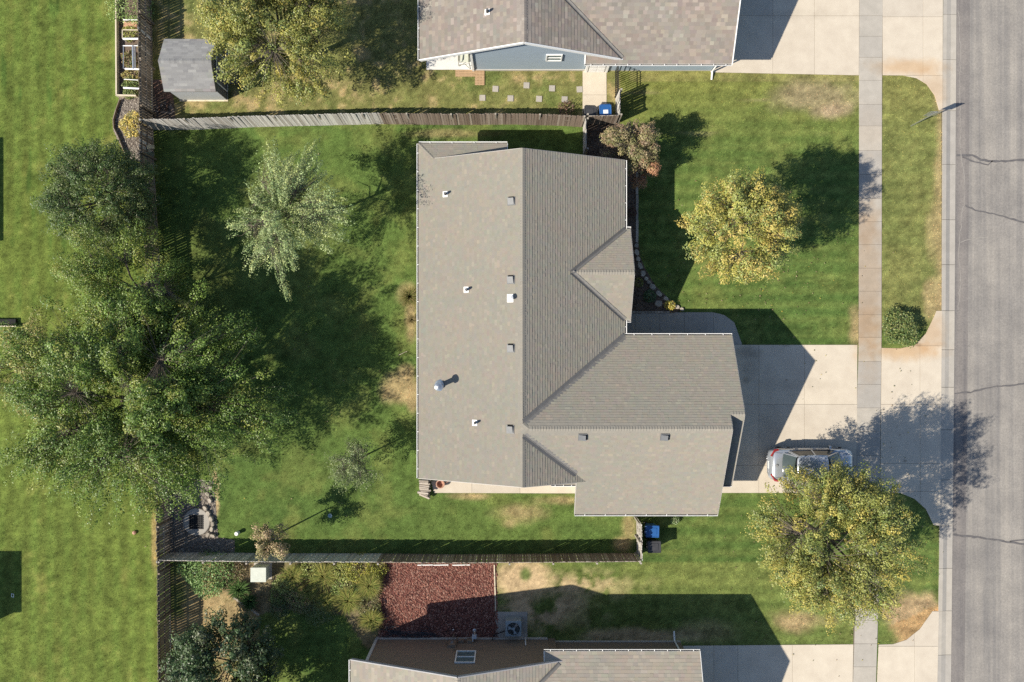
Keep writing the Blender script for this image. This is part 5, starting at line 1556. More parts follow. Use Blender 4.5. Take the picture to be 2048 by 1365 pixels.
for i, (lb, x, y, r, h, pal) in enumerate([('yellow green shrub row under the south fence', 720, 1140, .8, .7, [(0.20, 0.20, 0.03), (0.15, 0.17, 0.03), (0.25, 0.22, 0.04)]), ('yellow green shrub at the right end of the garden bed fence line', 752, 1144, .6, .6, [(0.20, 0.20, 0.03), (0.15, 0.17, 0.03)]),
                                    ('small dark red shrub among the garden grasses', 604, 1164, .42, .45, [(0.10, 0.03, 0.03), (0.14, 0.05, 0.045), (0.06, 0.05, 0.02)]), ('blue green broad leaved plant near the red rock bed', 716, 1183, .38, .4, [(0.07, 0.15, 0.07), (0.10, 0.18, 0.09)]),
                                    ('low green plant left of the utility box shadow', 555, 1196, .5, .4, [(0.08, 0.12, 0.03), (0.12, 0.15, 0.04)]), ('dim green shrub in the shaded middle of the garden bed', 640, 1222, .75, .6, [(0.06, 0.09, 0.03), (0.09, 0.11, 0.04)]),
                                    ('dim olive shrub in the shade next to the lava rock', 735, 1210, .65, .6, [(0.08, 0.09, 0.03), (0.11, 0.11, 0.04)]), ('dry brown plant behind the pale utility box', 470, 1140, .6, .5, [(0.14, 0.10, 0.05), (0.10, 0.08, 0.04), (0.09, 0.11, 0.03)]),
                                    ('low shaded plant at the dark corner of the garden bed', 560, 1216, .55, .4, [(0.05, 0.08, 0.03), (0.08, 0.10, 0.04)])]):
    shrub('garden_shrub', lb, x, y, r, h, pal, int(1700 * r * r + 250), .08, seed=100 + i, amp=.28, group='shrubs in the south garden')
for i, (lb, x, y, r, h, pal_) in enumerate([('pale green leafy plant just right of the utility box', 566, 1166, .6, .5, [(0.13, 0.17, 0.05), (0.18, 0.20, 0.06)]), ('light green shrub between the two grass mounds by the fence', 622, 1140, .6, .55, [(0.14, 0.18, 0.045), (0.20, 0.21, 0.06)]),
                                    ('feathery yellow green plant under the fence near the shrub row', 684, 1142, .7, .6, [(0.17, 0.20, 0.05), (0.22, 0.22, 0.06)]), ('mixed green plant in front of the small dark red shrub', 598, 1192, .65, .45, [(0.12, 0.16, 0.04), (0.16, 0.17, 0.06), (0.18, 0.12, 0.07)]),
                                    ('light green plant in the middle of the garden near the fountain grass', 682, 1172, .65, .55, [(0.13, 0.19, 0.05), (0.18, 0.21, 0.06)]), ('low brownish green plant at the lawn side of the garden bed', 600, 1210, .6, .35, [(0.10, 0.11, 0.04), (0.13, 0.12, 0.05)])]):
    shrub('garden_shrub', lb, x, y, r, h, pal_, int(1900 * r * r + 250), .08, seed=160 + i, amp=.32, group='shrubs in the south garden')
# raised vegetable bed
RB = thing('raised_bed', P(258, 110, 0), 'long raised vegetable bed with pale boards and white cross pipes west of the fence', 'garden bed')
for (xa, ya, xb, yb, m) in ((237.5, -60, 239, 196, M_LUMBER), (238, 194.5, 278, 195.5, M_LUMBER), (300, -60, 300, 195, M_WOODB)):
    a, c = P(xa, ya), P(xb, yb); b = MB(); b.bar((a.x, a.y, .20), (c.x, c.y, .20), .07, .36); b.build('board', m, RB)
for (xa, ya, xb, yb, z, r, m) in ((247, 40, 284, 40, .5, .035, M_PVC), (246, 60, 284, 60.5, .48, .03, M_LUMBER), (246, 78, 284, 78, .5, .055, M_PVC), (246, 92, 284, 92, .5, .03, M_PVC), (250, 138, 284, 139, .5, .05, M_PVC), (248, 159, 284, 161, .5, .022, M_PVC), (247, 176, 284, 178, .5, .05, M_PVC),
                                  (266, 92, 267, 139, .5, .06, M_GALV), (247, 92, 247, 138, .5, .025, M_GALV), (270, 92, 271, 139, .5, .03, M_GALV), (245, 60, 245, 77, .48, .03, M_LUMBER)):
    b = MB(); b.tube(P(xa, ya, z), P(xb, yb, z), r, r, 8); b.build('cross_pipe', m, RB)
for (xa, ya) in ((247, 40), (246, 78), (250, 138), (247, 176), (283, 78), (283, 138)):
    q = P(xa, ya, .5); b = MB(); b.tube((q.x, q.y, .05), (q.x, q.y, .5), .03, .03, 8); b.build('upright', M_PVC, RB)
for i, (lb, x, y, r, h, pal) in enumerate([('tall light green bushy plant at the top end of the raised bed', 262, 5, 1.1, .9, [(0.14, 0.20, 0.05), (0.18, 0.23, 0.075), (0.10, 0.16, 0.04)]), ('yellow green plants between the first two white pipes of the raised bed', 262, 69, .42, .35, [(0.22, 0.22, 0.05), (0.15, 0.17, 0.04)]),
                                    ('dry mixed plants left of the grey pipe in the raised bed', 257, 118, .5, .35, [(0.15, 0.14, 0.05), (0.09, 0.12, 0.035), (0.20, 0.12, 0.06)]), ('olive yellow plants below the grey pipe in the raised bed', 262, 149, .5, .4, [(0.22, 0.18, 0.05), (0.15, 0.15, 0.04), (0.28, 0.22, 0.09)]),
                                    ('green leafy plants above the last white pipe of the raised bed', 260, 169, .45, .4, [(0.10, 0.16, 0.04), (0.14, 0.17, 0.05)]), ('green plants at the bottom end of the raised bed', 260, 186, .45, .35, [(0.11, 0.15, 0.04), (0.17, 0.18, 0.06), (0.08, 0.11, 0.03)])]):
    shrub('vegetable_plant', lb, x, y, r, h, pal, int(1500 * r * r + 300), .085, 'plant', seed=130 + i, amp=.3, wood=False, group='plants in the raised bed')
b = MB(); q0, q1 = P(250, 46), P(276, 59); b.box(((q0.x + q1.x) / 2, (q0.y + q1.y) / 2, .12), (abs(q1.x - q0.x), abs(q1.y - q0.y), .10)); o = b.build('clay_tray', mat('terracotta', (0.42, 0.24, 0.15), (0.52, 0.31, 0.20)), None); props(o, 'pale terracotta tray at the top end of the raised bed', 'tray')


# ------------------------------------------------------------------ stones, drain, edging
def stone(name, c, sx, sy, sz, rz, parent, m=M_STONE, n=9):
    b = MB()
    rs_ = [random.uniform(.82, 1.12) for _ in range(n)]
    lo = [(sx * .5 * r * math.cos(2 * math.pi * k / n), sy * .5 * r * math.sin(2 * math.pi * k / n)) for k, r in enumerate(rs_)]
    T = Matrix.Translation(c) @ Matrix.Rotation(rz, 4, 'Z')
    pts = [T @ Vector((x, y, 0)) for x, y in lo] + [T @ Vector((x * 1.02, y * 1.02, sz * .7)) for x, y in lo] + [T @ Vector((x * .8, y * .8, sz * random.uniform(.92, 1.08))) for x, y in lo]
    f = [(k, (k + 1) % n, n + (k + 1) % n, n + k) for k in range(n)] + [(n + k, n + (k + 1) % n, 2 * n + (k + 1) % n, 2 * n + k) for k in range(n)] + [tuple(range(2 * n, 3 * n))]
    b.mesh_([tuple(p) for p in pts], f)
    return b.build(name, m, parent)


ed = thing('stone_edging', P(1290, 545, 0), 'curved row of flat grey stones along the front flower bed', 'edging')
ES = [(1272, 492, 9, 9), (1273, 505, 9, 14), (1276, 519, 8, 10), (1280, 532, 9, 15), (1286, 547, 12, 10), (1292, 558, 8, 8), (1297, 565, 9, 8), (1304, 574, 14, 11), (1317, 588, 15, 10), (1331, 598, 11, 8), (1345, 607, 9, 8), (1354, 614, 11, 8), (1363, 619, 9, 7), (1285, 551, 8, 6)]
for i, (x, y, w, l) in enumerate(ES):
    nx_ = ES[min(i + 1, 12)]; pv = ES[max(i - 1, 0)]
    a = math.atan2(-(nx_[1] - pv[1]), nx_[0] - pv[0])
    stone('stone', P(x, y, GZ), max(w, l) * S * 1.02, min(w, l) * S * 1.05, .13, a, ed)
q = P(1317, 608, GZ); o = stone('stepping_stone', q, .4, .4, .06, 0, None); props(o, 'round dark stone lying in the front bed near the walk', 'stone')
br = thing('brick_edging', P(1290, 626, 0), 'row of small dark bricks between the front bed and the walk', 'edging')
for i in range(13):
    c = P(1262 + i * 6.2, 624.5, .08); b = MB(); b.box((c.x, c.y, .08), (.155, .09, .07), random.uniform(-.08, .08)); b.build('brick', M_STONE, br)
eb = thing('bed_edging', P(1273, 420, 0), 'thin grey edging strip along the straight front bed', 'edging')
for y0, y1 in ((345, 390), (390, 440), (440, 486)):
    a, c = P(1274, y0), P(1273.5, y1); b = MB(); b.bar((a.x, a.y - .01, .06), (c.x, c.y + .01, .06), .14, .09); b.build('edging_block', M_STONE, eb)

dr = thing('storm_drain', P(395, 1043, 0), 'round concrete storm drain with a square iron grate in the yard corner', 'drain')
c = P(395, 1043, 0)
b = MB(); b.lathe((c.x, c.y, 0), [(.76, .0), (.76, .15), (.72, .17)], 28); b.build('concrete_ring', M_CONC2, dr)
b = MB(); b.box((c.x, c.y, .172), (.80, .80, .008)); b.build('pit', M_DARK, dr)
for k in range(7):
    for hz in (0, 1):
        t = -.36 + k * .12
        b = MB(); b.box((c.x + (0 if hz else t), c.y + (t if hz else 0), .19 + .004 * hz), (.78, .022, .03) if hz else (.022, .78, .03)); b.build('grate_bar', M_IRON, dr)
de = thing('stone_edging', P(425, 1040, 0), 'jagged row of tan blocks curving round the storm drain', 'edging')
for (x, y, a) in ((412, 1016, .9), (418, 1026, 1.0), (424, 1037, 1.3), (427, 1047, 1.5), (425, 1058, 1.7), (418, 1068, 2.3), (421, 1000, 1.1), (417, 988, .6), (424, 975, .9), (427, 1071, .3)):
    stone('stone', P(x, y, GZ), .36, .24, .20, -a, de, n=6)
for i, (x, y, s) in enumerate(((402, 1004, .5), (392, 1010, .4))):
    pass
ge = thing('stone_edging', P(497, 1210, 0), 'short row of tan stones along the dry strip of the south garden', 'edging')
for i in range(9):
    t = i / 8; stone('stone', P(470 + 46 * t, 1196 + 32 * t, GZ), .27, .15, .10, -.6 + random.uniform(-.1, .1), ge, n=6)
we = thing('bed_edging', P(232, 250, 0), 'curved brown edging strip round the grey mulch bed west of the fence', 'edging')
pts = [(241, 200), (233, 222), (228, 240), (229, 258), (238, 276), (247, 298), (254, 312)]
for (x0, y0), (x1, y1) in zip(pts[:-1], pts[1:]):
    b = MB(); b.bar(P(x0, y0, .14), P(x1, y1, .14), .035, .26); b.build('edging_board', M_WOODB, we)
re_ = thing('bed_edging', P(990, 1160, 0), 'pale board edging between the red rock bed and the bare soil', 'edging')
for y0, y1 in ((1130, 1150), (1151, 1172), (1173, 1194), (1195, 1222)):
    b = MB(); b.bar(P(988.5 + (y0 - 1130) * .03, y0, .08), P(988.5 + (y1 - 1130) * .03, y1, .08), .06, .10); b.build('edging_board', M_LUMBER, re_)
rt = thing('bed_edging', P(900, 1129, 0), 'white strip edging at the foot of the south fence beside the red rock', 'edging')
for x0, x1 in ((835, 866), (867, 897), (905, 940)):
    b = MB(); b.bar(P(x0, 1130.5, .08), P(x1, 1130, .08), .05, .09); b.build('edging_board', M_WHITE, rt)

# stepping stones of the north yard
SS = [(991, 179, 'westmost square grey stepping stone of the upper row'), (965, 197, 'westmost square grey stepping stone of the lower row, near the fence'), (1021, 198, 'square stepping stone second from the west in the lower row'), (1053, 172, 'square stepping stone second from the west in the upper row'),
      (1078, 199, 'square stepping stone third from the west in the lower row'), (1104, 178, 'square stepping stone third from the west in the upper row'), (1129, 200, 'square stepping stone beside the small dark reddish shrub'), (1159, 180, 'square stepping stone touching the concrete pad of the side door')]
for x, y, lb in SS:
    c = P(x, y); b = MB(); b.box((c.x, c.y, GZ + .012), (.33, .33, .06), random.uniform(-.06, .06)); o = b.build('stepping_stone', M_CONC2, None, bevel=.006); props(o, lb, 'stone', 'stepping stones in the north yard')
# orange wooden lattice mats
for (x0, y0, x1, y1, lb) in ((911, 141.5, 950, 155, 'orange wooden slat mat lying below the white patio'), (950, 141.5, 969, 172, 'orange wooden slat mat turned lengthwise beside the other mat')):
    a, c = P(x0, y0), P(x1, y1); t = thing('wooden_mat', ((a.x + c.x) / 2, (a.y + c.y) / 2, 0), lb, 'mat', 'wooden mats in the north yard')
    n = max(4, int(abs(a.y - c.y) / .085))
    for k in range(n):
        y = a.y + (c.y - a.y) * (k + .5) / n; b = MB(); b.box(((a.x + c.x) / 2, y, GZ + .05), (abs(c.x - a.x), abs(c.y - a.y) / n - .018, .022)); b.build('slat', M_CEDAR, t)
    for k in range(3):
        x = a.x + (c.x - a.x) * (k + .5) / 3; b = MB(); b.box((x, (a.y + c.y) / 2, GZ + .025), (.05, abs(c.y - a.y), .03)); b.build('batten', M_CEDAR, t)
# ------------------------------------------------------------------ the silver car
def car():
    M_PAINT = mat('silver_paint', (0.42, 0.45, 0.49), (0.45, 0.48, 0.52), scale=2, rough=0.22, metal=0.55, spec=0.5, coat=0.6)
    M_CGLASS = glass('car_glass', (0.045, 0.06, 0.056))  # greenish lift in the base colour imitates reflections
    M_SIDEG = mat('car_side_glass', (0.10, 0.085, 0.06), (0.14, 0.115, 0.085), scale=3, rough=0.08, spec=0.7)  # tan base colour stands in for what the side windows reflect
    M_RED = mat('red_lamp', (0.22, 0.02, 0.022), (0.30, 0.035, 0.035), scale=8, rough=0.15, spec=0.6)
    M_LAMP = mat('clear_lamp', (0.6, 0.62, 0.62), (0.7, 0.7, 0.7), scale=8, rough=0.1, spec=0.7)
    M_TYRE = mat('tyre', (0.02, 0.02, 0.02), (0.03, 0.03, 0.03), rough=.9)
    X0, Y0 = 16.48, -6.80
    t = thing('parked_car', (X0, Y0, 0), 'silver sedan parked on the driveway partly under the large maple', 'car')
    GZc = 0.078
    # stations: x from tail (-) to nose (+), half width, sill z, belt z, deck z at centre
    st = [(-2.36, .52, .42, .60, .62), (-2.33, .70, .34, .72, .78), (-2.24, .82, .28, .86, .93), (-2.05, .875, .24, .95, 1.02), (-1.70, .90, .22, .985, 1.045), (-1.2, .905, .20, .98, 1.04), (-.4, .91, .19, .95, 1.0), (.5, .91, .19, .92, .98),
          (1.1, .905, .20, .90, .98), (1.55, .895, .22, .86, .95), (1.95, .86, .24, .80, .87), (2.2, .77, .28, .72, .76), (2.33, .62, .34, .60, .63), (2.37, .45, .42, .53, .55)]
    V = []; n = 0
    prof = lambda w, s, bz, dz: [(-w * .86, s), (-w * .97, s + .06), (-w, s + (bz - s) * .45), (-w * .985, s + (bz - s) * .8), (-w * .93, bz - .01), (-w * .84, bz + .015), (-w * .5, dz - .012), (0, dz), (w * .5, dz - .012), (w * .84, bz + .015), (w * .93, bz - .01), (w * .985, s + (bz - s) * .8), (w, s + (bz - s) * .45), (w * .97, s + .06), (w * .86, s)]
    for x, w, s, bz, dz in st:
        for y, z in prof(w, s, bz, dz): V.append((X0 + x, Y0 + y, z + GZc))
    k = 15; F = []
    for i in range(len(st) - 1):
        for j in range(k - 1): F.append((i * k + j, i * k + j + 1, (i + 1) * k + j + 1, (i + 1) * k + j))
        F.append((i * k + k - 1, i * k, (i + 1) * k, (i + 1) * k + k - 1))
    F.append(tuple(range(k))); F.append(tuple(range((len(st) - 1) * k + k - 1, (len(st) - 1) * k - 1, -1)))
    b = MB(); b.mesh_(V, F)
    body = b.build('body', M_PAINT, t, smooth=True)
    sub = body.modifiers.new('round', 'SUBSURF'); sub.levels = 1; sub.render_levels = 2
    w = lambda x, y, z: Vector((X0 + x, Y0 + y, z + GZc))
    # greenhouse: base line and roof line
    base = [(-1.72, .70, 1.04), (-1.0, .80, 1.0), (0, .82, .97), (.95, .80, .96), (1.42, .66, .965)]
    roofl = [(-1.02, .53, 1.36), (-.55, .585, 1.425), (.05, .60, 1.44), (.50, .585, 1.415), (.62, .55, 1.39)]
    # roof skin
    b = MB(); pts = []
    for x, hw, z in roofl:
        for f in (-1, -.6, 0, .6, 1): pts.append(w(x + (0.06 if x > .4 else -.04 if x < -.9 else 0) * (1 - abs(f)), hw * f, z + .03 * (1 - f * f)))
    m_ = 5
    b.mesh_([tuple(p) for p in pts], [(i * m_ + j, i * m_ + j + 1, (i + 1) * m_ + j + 1, (i + 1) * m_ + j) for i in range(4) for j in range(4)])
    rf_ = b.build('car_roof', M_PAINT, t, smooth=True); sd = rf_.modifiers.new('round', 'SUBSURF'); sd.levels = 1; sd.render_levels = 2
    sol = rf_.modifiers.new('thick', 'SOLIDIFY'); sol.thickness = .03; sol.offset = -1

    def panel(name, A, B, m, n=6, bow=.05, parent=t, up=.0):
        """glass between lower edge A (p0, p1) and upper edge B, bowed outwards"""
        b = MB(); pts = []
        for fr in (0, .5, 1):
            a = A[0].lerp(B[0], fr); c = A[1].lerp(B[1], fr)
            for i in range(n + 1):
                g = i / n; p = a.lerp(c, g); p.x += bow * 4 * g * (1 - g); p.z += up * 4 * fr * (1 - fr) + .02 * 4 * g * (1 - g)
                pts.append(p)
        b.mesh_([tuple(p) for p in pts], [(r * (n + 1) + i, r * (n + 1) + i + 1, (r + 1) * (n + 1) + i + 1, (r + 1) * (n + 1) + i) for r in range(2) for i in range(n)])
        return b.build(name, m, parent, smooth=True)
    panel('windshield', (w(1.40, -.68, .965), w(1.40, .68, .965)), (w(.66, -.52, 1.395), w(.66, .52, 1.395)), M_CGLASS, bow=.13, up=.035)
    panel('rear_window', (w(-1.66, -.64, 1.055), w(-1.66, .64, 1.055)), (w(-1.06, -.50, 1.365), w(-1.06, .50, 1.365)), M_CGLASS, bow=-.08, up=.03)
    for s in (-1, 1):
        for (xa, xb, ra, rb) in ((-1.22, -.16, -.92, -.10), (-.06, 1.12, -.02, .58)):
            hb = lambda x: .82 - .03 * abs(x) * .8; hr = lambda x: .60 - .03 * abs(x)
            zb = lambda x: .985 - .02 * x; zr = lambda x: 1.41 - .06 * max(0, abs(x) - .4)
            b = MB(); q = [w(xa, s * hb(xa), zb(xa)), w(xb, s * hb(xb), zb(xb)), w(rb, s * hr(rb), zr(rb)), w(ra, s * hr(ra), zr(ra))]
            b.poly(q); b.build('side_window', M_SIDEG, t)
        # pillars and roof rail
        for pa, pb_, wd in ((w(1.34, s * .70, .955), w(.62, s * .555, 1.40), .07), (w(-1.60, s * .68, 1.04), w(-1.02, s * .535, 1.37), .10), (w(-.11, s * .835, .965), w(-.06, s * .605, 1.42), .07), (w(-1.35, s * .765, 1.02), w(-.98, s * .57, 1.385), .12)):
            b = MB(); b.bar(pa, pb_, wd, .035, up=(0, s, .6)); b.build('pillar', M_PAINT, t)
        b = MB()
        for (x0, h0, z0), (x1, h1, z1) in zip(roofl[:-1], roofl[1:]): b.bar(w(x0, s * (h0 + .012), z0), w(x1, s * (h1 + .012), z1), .05, .05)
        b.build('roof_rail', M_PAINT, t)
        b = MB(); b.bar(w(-1.30, s * .84, 1.0), w(1.2, s * .82, .945), .018, .03); b.build('window_trim', M_BLACK, t)
        # doors, proud by a few millimetres, with handles
        for xa, xb in ((-1.05, -.10), (-.06, .98)):
            b = MB()
            ys_ = [(.895, .26), (.918, .52), (.905, .78), (.865, .93)]
            pts = [w(x, s * y, z) for y, z in ys_ for x in (xa, xb)]
            b.mesh_([tuple(p) for p in pts], [(2 * i, 2 * i + 1, 2 * i + 3, 2 * i + 2) for i in range(3)])
            dr_ = b.build('door', M_PAINT, t, smooth=True)
            b = MB(); b.bar(w(xa + .08, s * .925, .80), w(xa + .28, s * .925, .80), .03, .03); b.build('handle', M_GALV, dr_)
        # mirrors
        b = MB(); b.box(w(.90, s * .98, .98), (.13, .20, .13)); mi = b.build('wing_mirror', M_PAINT, t, bevel=.03)
        b = MB(); b.box(w(.832, s * .985, .98), (.006, .15, .09)); b.build('mirror_glass', M_CGLASS, mi)
        # lamps
        b = MB(); pts = [w(-2.30, s * .50, .84), w(-2.10, s * .86, .90), w(-1.90, s * .895, .93), w(-1.88, s * .84, .99), w(-2.12, s * .74, .985), w(-2.25, s * .48, .94)]
        b.poly(pts); tl = b.build('taillight', M_RED, t); so = tl.modifiers.new('thick', 'SOLIDIFY'); so.thickness = .05; so.offset = 0
        b = MB(); pts = [w(2.27, s * .42, .66), w(2.14, s * .74, .68), w(1.80, s * .86, .78), w(1.86, s * .74, .85), w(2.16, s * .52, .79)]
        b.poly(pts); hl = b.build('headlight', M_LAMP, t); so = hl.modifiers.new('thick', 'SOLIDIFY'); so.thickness = .05; so.offset = 0
        for x in (-1.42, 1.42):
            c = w(x, s * .80, .315)
            b = MB(); b.tube(c - Vector((0, s * .09, 0)), c + Vector((0, s * .112, 0)), .315, .305, 28); wh = b.build('wheel', M_TYRE, t)
            b = MB(); b.tube(c + Vector((0, s * .10, 0)), c + Vector((0, s * .122, 0)), .20, .19, 20); b.build('rim', M_GALV, wh)
            b = MB(); b.tube(c + Vector((0, s * .085, 0)), c + Vector((0, s * .100, 0)), .36, .36, 28); b.build('wheel_arch', M_BLACK, t)
    # tail: emblem, plate, trunk seam; nose: grille
    b = MB(); b.tube(w(-2.02, 0, 1.03), w(-2.03, 0, 1.055), .075, .07, 16); em = b.build('emblem', M_VENTGREY, t)
    b = MB(); b.box(w(-2.365, 0, .66), (.012, .42, .14)); b.build('number_plate', M_WHITE, t)
    b = MB(); b.bar(w(-2.22, -.62, .975), w(-2.22, .62, .975), .012, .012); b.build('trunk_seam', M_BLACK, t)
    for s in (-1, 1):
        b = MB(); b.bar(w(-1.74, s * .66, 1.062), w(-2.12, s * .70, .995), .010, .010); b.build('trunk_seam', M_BLACK, t)
        b = MB(); b.bar(w(1.45, s * .70, .945), w(2.12, s * .55, .815), .010, .010); b.build('bonnet_seam', M_BLACK, t)
    b = MB(); b.box(w(2.36, 0, .45), (.05, .75, .18)); b.build('grille', M_BLACK, t)
    for s in (.2, -.35):
        b = MB(); b.bar(w(1.47, s, .985), w(1.30, s + .5, 1.045), .02, .02); b.build('wiper', M_BLACK, t)
    return t


car()


# ------------------------------------------------------------------ wheeled trash cans
def trash_can(m_body, m_lid):
    t = thing('trash_can', (0, 0, 0), '', 'trash can', 'wheeled trash cans')
    z = Vector((0, 0, 1))

    def ring(w, d, h, r=.05, y=0):
        pts = []
        for sx, sy, a0 in ((1, 1, 0), (-1, 1, 90), (-1, -1, 180), (1, -1, 270)):
            for a in (0, 45, 90):
                q = R_(a0 + a); pts.append((sx * (w / 2 - r) + r * math.cos(q), y + sy * (d / 2 - r) + r * math.sin(q), h))
        return pts

    def loft(b, rings):
        n = 12; pts = sum(rings, [])
        b.mesh_(pts, [(i * n + k, i * n + (k + 1) % n, (i + 1) * n + (k + 1) % n, (i + 1) * n + k) for i in range(len(rings) - 1) for k in range(n)] + [tuple((len(rings) - 1) * n + k for k in range(n)), tuple(range(n - 1, -1, -1))])
    b = MB(); loft(b, [ring(.46, .50, .06), ring(.58, .66, .98), ring(.63, .71, .99), ring(.63, .71, 1.02)]); b.build('bin_body', m_body, t)
    b = MB(); loft(b, [ring(.65, .73, 1.015), ring(.66, .74, 1.05), ring(.60, .68, 1.075), ring(.56, .62, 1.073), ring(.54, .60, 1.058)]); lid = b.build('lid', m_lid, t)
    b = MB(); loft(b, [ring(.40, .46, 1.058), ring(.38, .44, 1.078)]); b.build('lid_panel', m_lid, lid)
    b = MB(); b.tube((-.26, .40, 1.0), (.26, .40, 1.0), .018, .018, 8); b.tube((-.26, .34, 1.0), (-.26, .40, 1.0), .018, .018, 8); b.tube((.26, .34, 1.0), (.26, .40, 1.0), .018, .018, 8); b.build('handle', m_body, t)
    for s in (-1, 1):
        b = MB(); b.tube((s * .25, .27, .12), (s * .30, .27, .12), .12, .12, 16); b.build('wheel', M_BLACK, t)
    return t


M_BIN_B = mat('blue_plastic', (0.018, 0.085, 0.26), (0.026, 0.10, 0.29), scale=4, rough=.32, spec=.5)
M_BIN_K = mat('charcoal_plastic', (0.028, 0.029, 0.032), (0.05, 0.05, 0.052), scale=4, rough=.42, spec=.5)


def copy_tree(o, M=None):
    c = o.copy(); COL.objects.link(c)
    if M is not None: c.matrix_basis = M
    for ch in o.children:
        d = ch.copy(); COL.objects.link(d); d.parent = c
        for g in ch.children:
            e = g.copy(); COL.objects.link(e); e.parent = d
    return c


def put(o, px, py, z, zb, rz, lb):
    p = P(px, py, z); o.matrix_basis = Matrix.Translation((p.x, p.y, zb)) @ Matrix.Rotation(rz, 4, 'Z'); o['label'] = lb; return p


blue = trash_can(M_BIN_B, M_BIN_B); black = trash_can(M_BIN_K, M_BIN_K)
blue2 = copy_tree(blue); black2 = copy_tree(black)
p = put(blue, 1211, 224, 1.06, .075, R_(2), 'blue trash can with a white paper on its lid beside the north house pad')
put(black, 1180, 226, 1.06, .075, R_(-2), 'black trash can left of the blue one behind the north fence')
put(blue2, 1305, 1063, 1.06, GZ, R_(88), 'blue trash can just south of the garage gutter')
put(black2, 1308.5, 1094, 1.06, GZ, R_(91), 'black trash can south of the other blue trash can')
b = MB(); b.box((p.x, p.y - .02, 1.158), (.26, .20, .004), R_(2)); o = b.build('paper_sheet', M_WHITE, None); props(o, 'white sheet of paper lying on the blue trash can lid', 'paper')

# ------------------------------------------------------------------ street sign
sg = P(1821, 253, 0)
t = thing('street_sign', sg, 'bare metal back of a road sign on a steel post beside the kerb', 'sign')
b = MB(); b.box((sg.x, sg.y, 1.4), (.06, .045, 2.75)); b.build('post', M_GALV, t)
b = MB(); b.box((sg.x, sg.y + .035, 2.33), (.60, .012, .76)); pl = b.build('sign_plate', M_GALV, t, bevel=.004)
b = MB(); b.box((sg.x, sg.y + .044, 2.33), (.58, .004, .74)); b.build('sign_face', M_WHITE, pl)
for z in (2.08, 2.58):
    b = MB(); b.tube((sg.x, sg.y + .02, z), (sg.x, sg.y + .055, z), .012, .012, 8); b.build('bolt', M_GALV, pl)

# ------------------------------------------------------------------ air conditioner
a = P(1027, 1258, .85)
t = thing('air_conditioner', (a.x, a.y, 0), 'grey outdoor air conditioner with an open fan on the concrete pad', 'air conditioner')
M_AC = mat('ac_paint', (0.24, 0.30, 0.33), (0.29, 0.35, 0.38), scale=4, rough=.5)
b = MB(); b.box((a.x, a.y, .46), (.86, .86, .76)); b.build('cabinet', M_AC, t, bevel=.03)
for k in range(12):
    for s in (-1, 1):
        b = MB(); b.box((a.x + s * .436, a.y, .16 + k * .052), (.012, .74, .03)); b.build('louvre', M_AC, t)
b = MB(); b.lathe((a.x, a.y, .842), [(.40, 0), (.40, .045), (.36, .05), (.355, .005)], 28); tp = b.build('fan_ring', M_AC, t)
b = MB(); b.lathe((a.x, a.y, .842), [(.354, 0), (.354, .008)], 28); b.build('fan_well', M_DARK, tp)
for k in range(3):
    g = R_(50 + 120 * k); b = MB()
    q = lambda r, d, z: (a.x + r * math.cos(g + d), a.y + r * math.sin(g + d), z)
    b.poly([q(.06, -.4, .862), q(.32, -.28, .858), q(.32, .30, .882), q(.06, .5, .876)]); b.build('fan_blade', M_GALV if k == 0 else M_AC, t)
b = MB(); b.lathe((a.x, a.y, .86), [(.075, 0), (.07, .04)], 16); b.build('fan_hub', M_AC, t)
for k in range(5):
    r = .09 + .065 * k; b = MB(); pts = [(a.x + r * math.cos(i * math.pi / 12), a.y + r * math.sin(i * math.pi / 12), .905) for i in range(25)]; b.path(pts, .004, 4); b.build('guard_wire', M_AC, t)
b = MB(); b.tube((a.x - .42, a.y - .30, .3), (a.x - 1.1, a.y - .55, .28), .03, .03, 8); b.tube((a.x - 1.1, a.y - .55, .28), (a.x - 1.18, -16.55, .5), .03, .03, 8); b.build('refrigerant_line', M_BLACK, t)
w_ = P(1051, 1280, .6); b = MB(); b.tube((w_.x, -16.52, .25), (w_.x, -16.52, 1.3), .03, .03, 8); o = b.build('drain_pipe', M_PVC, None); props(o, 'white vertical pipe on the brown wall beside the air conditioner', 'pipe')

# pale utility box in the garden
a = P(517, 1150, .8)
t = thing('utility_box', (a.x, a.y, 0), 'pale green-white metal utility box beside the south fence', 'utility box')
M_UB = mat('utility_paint', (0.44, 0.47, 0.41), (0.52, 0.55, 0.48), scale=5, rough=.5)
b = MB(); b.box((a.x, a.y, .42), (.80, .76, .74)); b.build('cabinet', M_UB, t, bevel=.015)
b = MB(); b.box((a.x - .005, a.y, .80), (.86, .80, .05)); b.build('lid', M_UB, t, bevel=.015)
b = MB(); b.box((a.x + .02, a.y, .03), (1.0, .92, .10)); b.build('plinth', M_CONC2, t)
b = MB(); b.box((a.x, a.y + .386, .5), (.10, .02, .14)); b.build('padlock_plate', M_GALV, t)

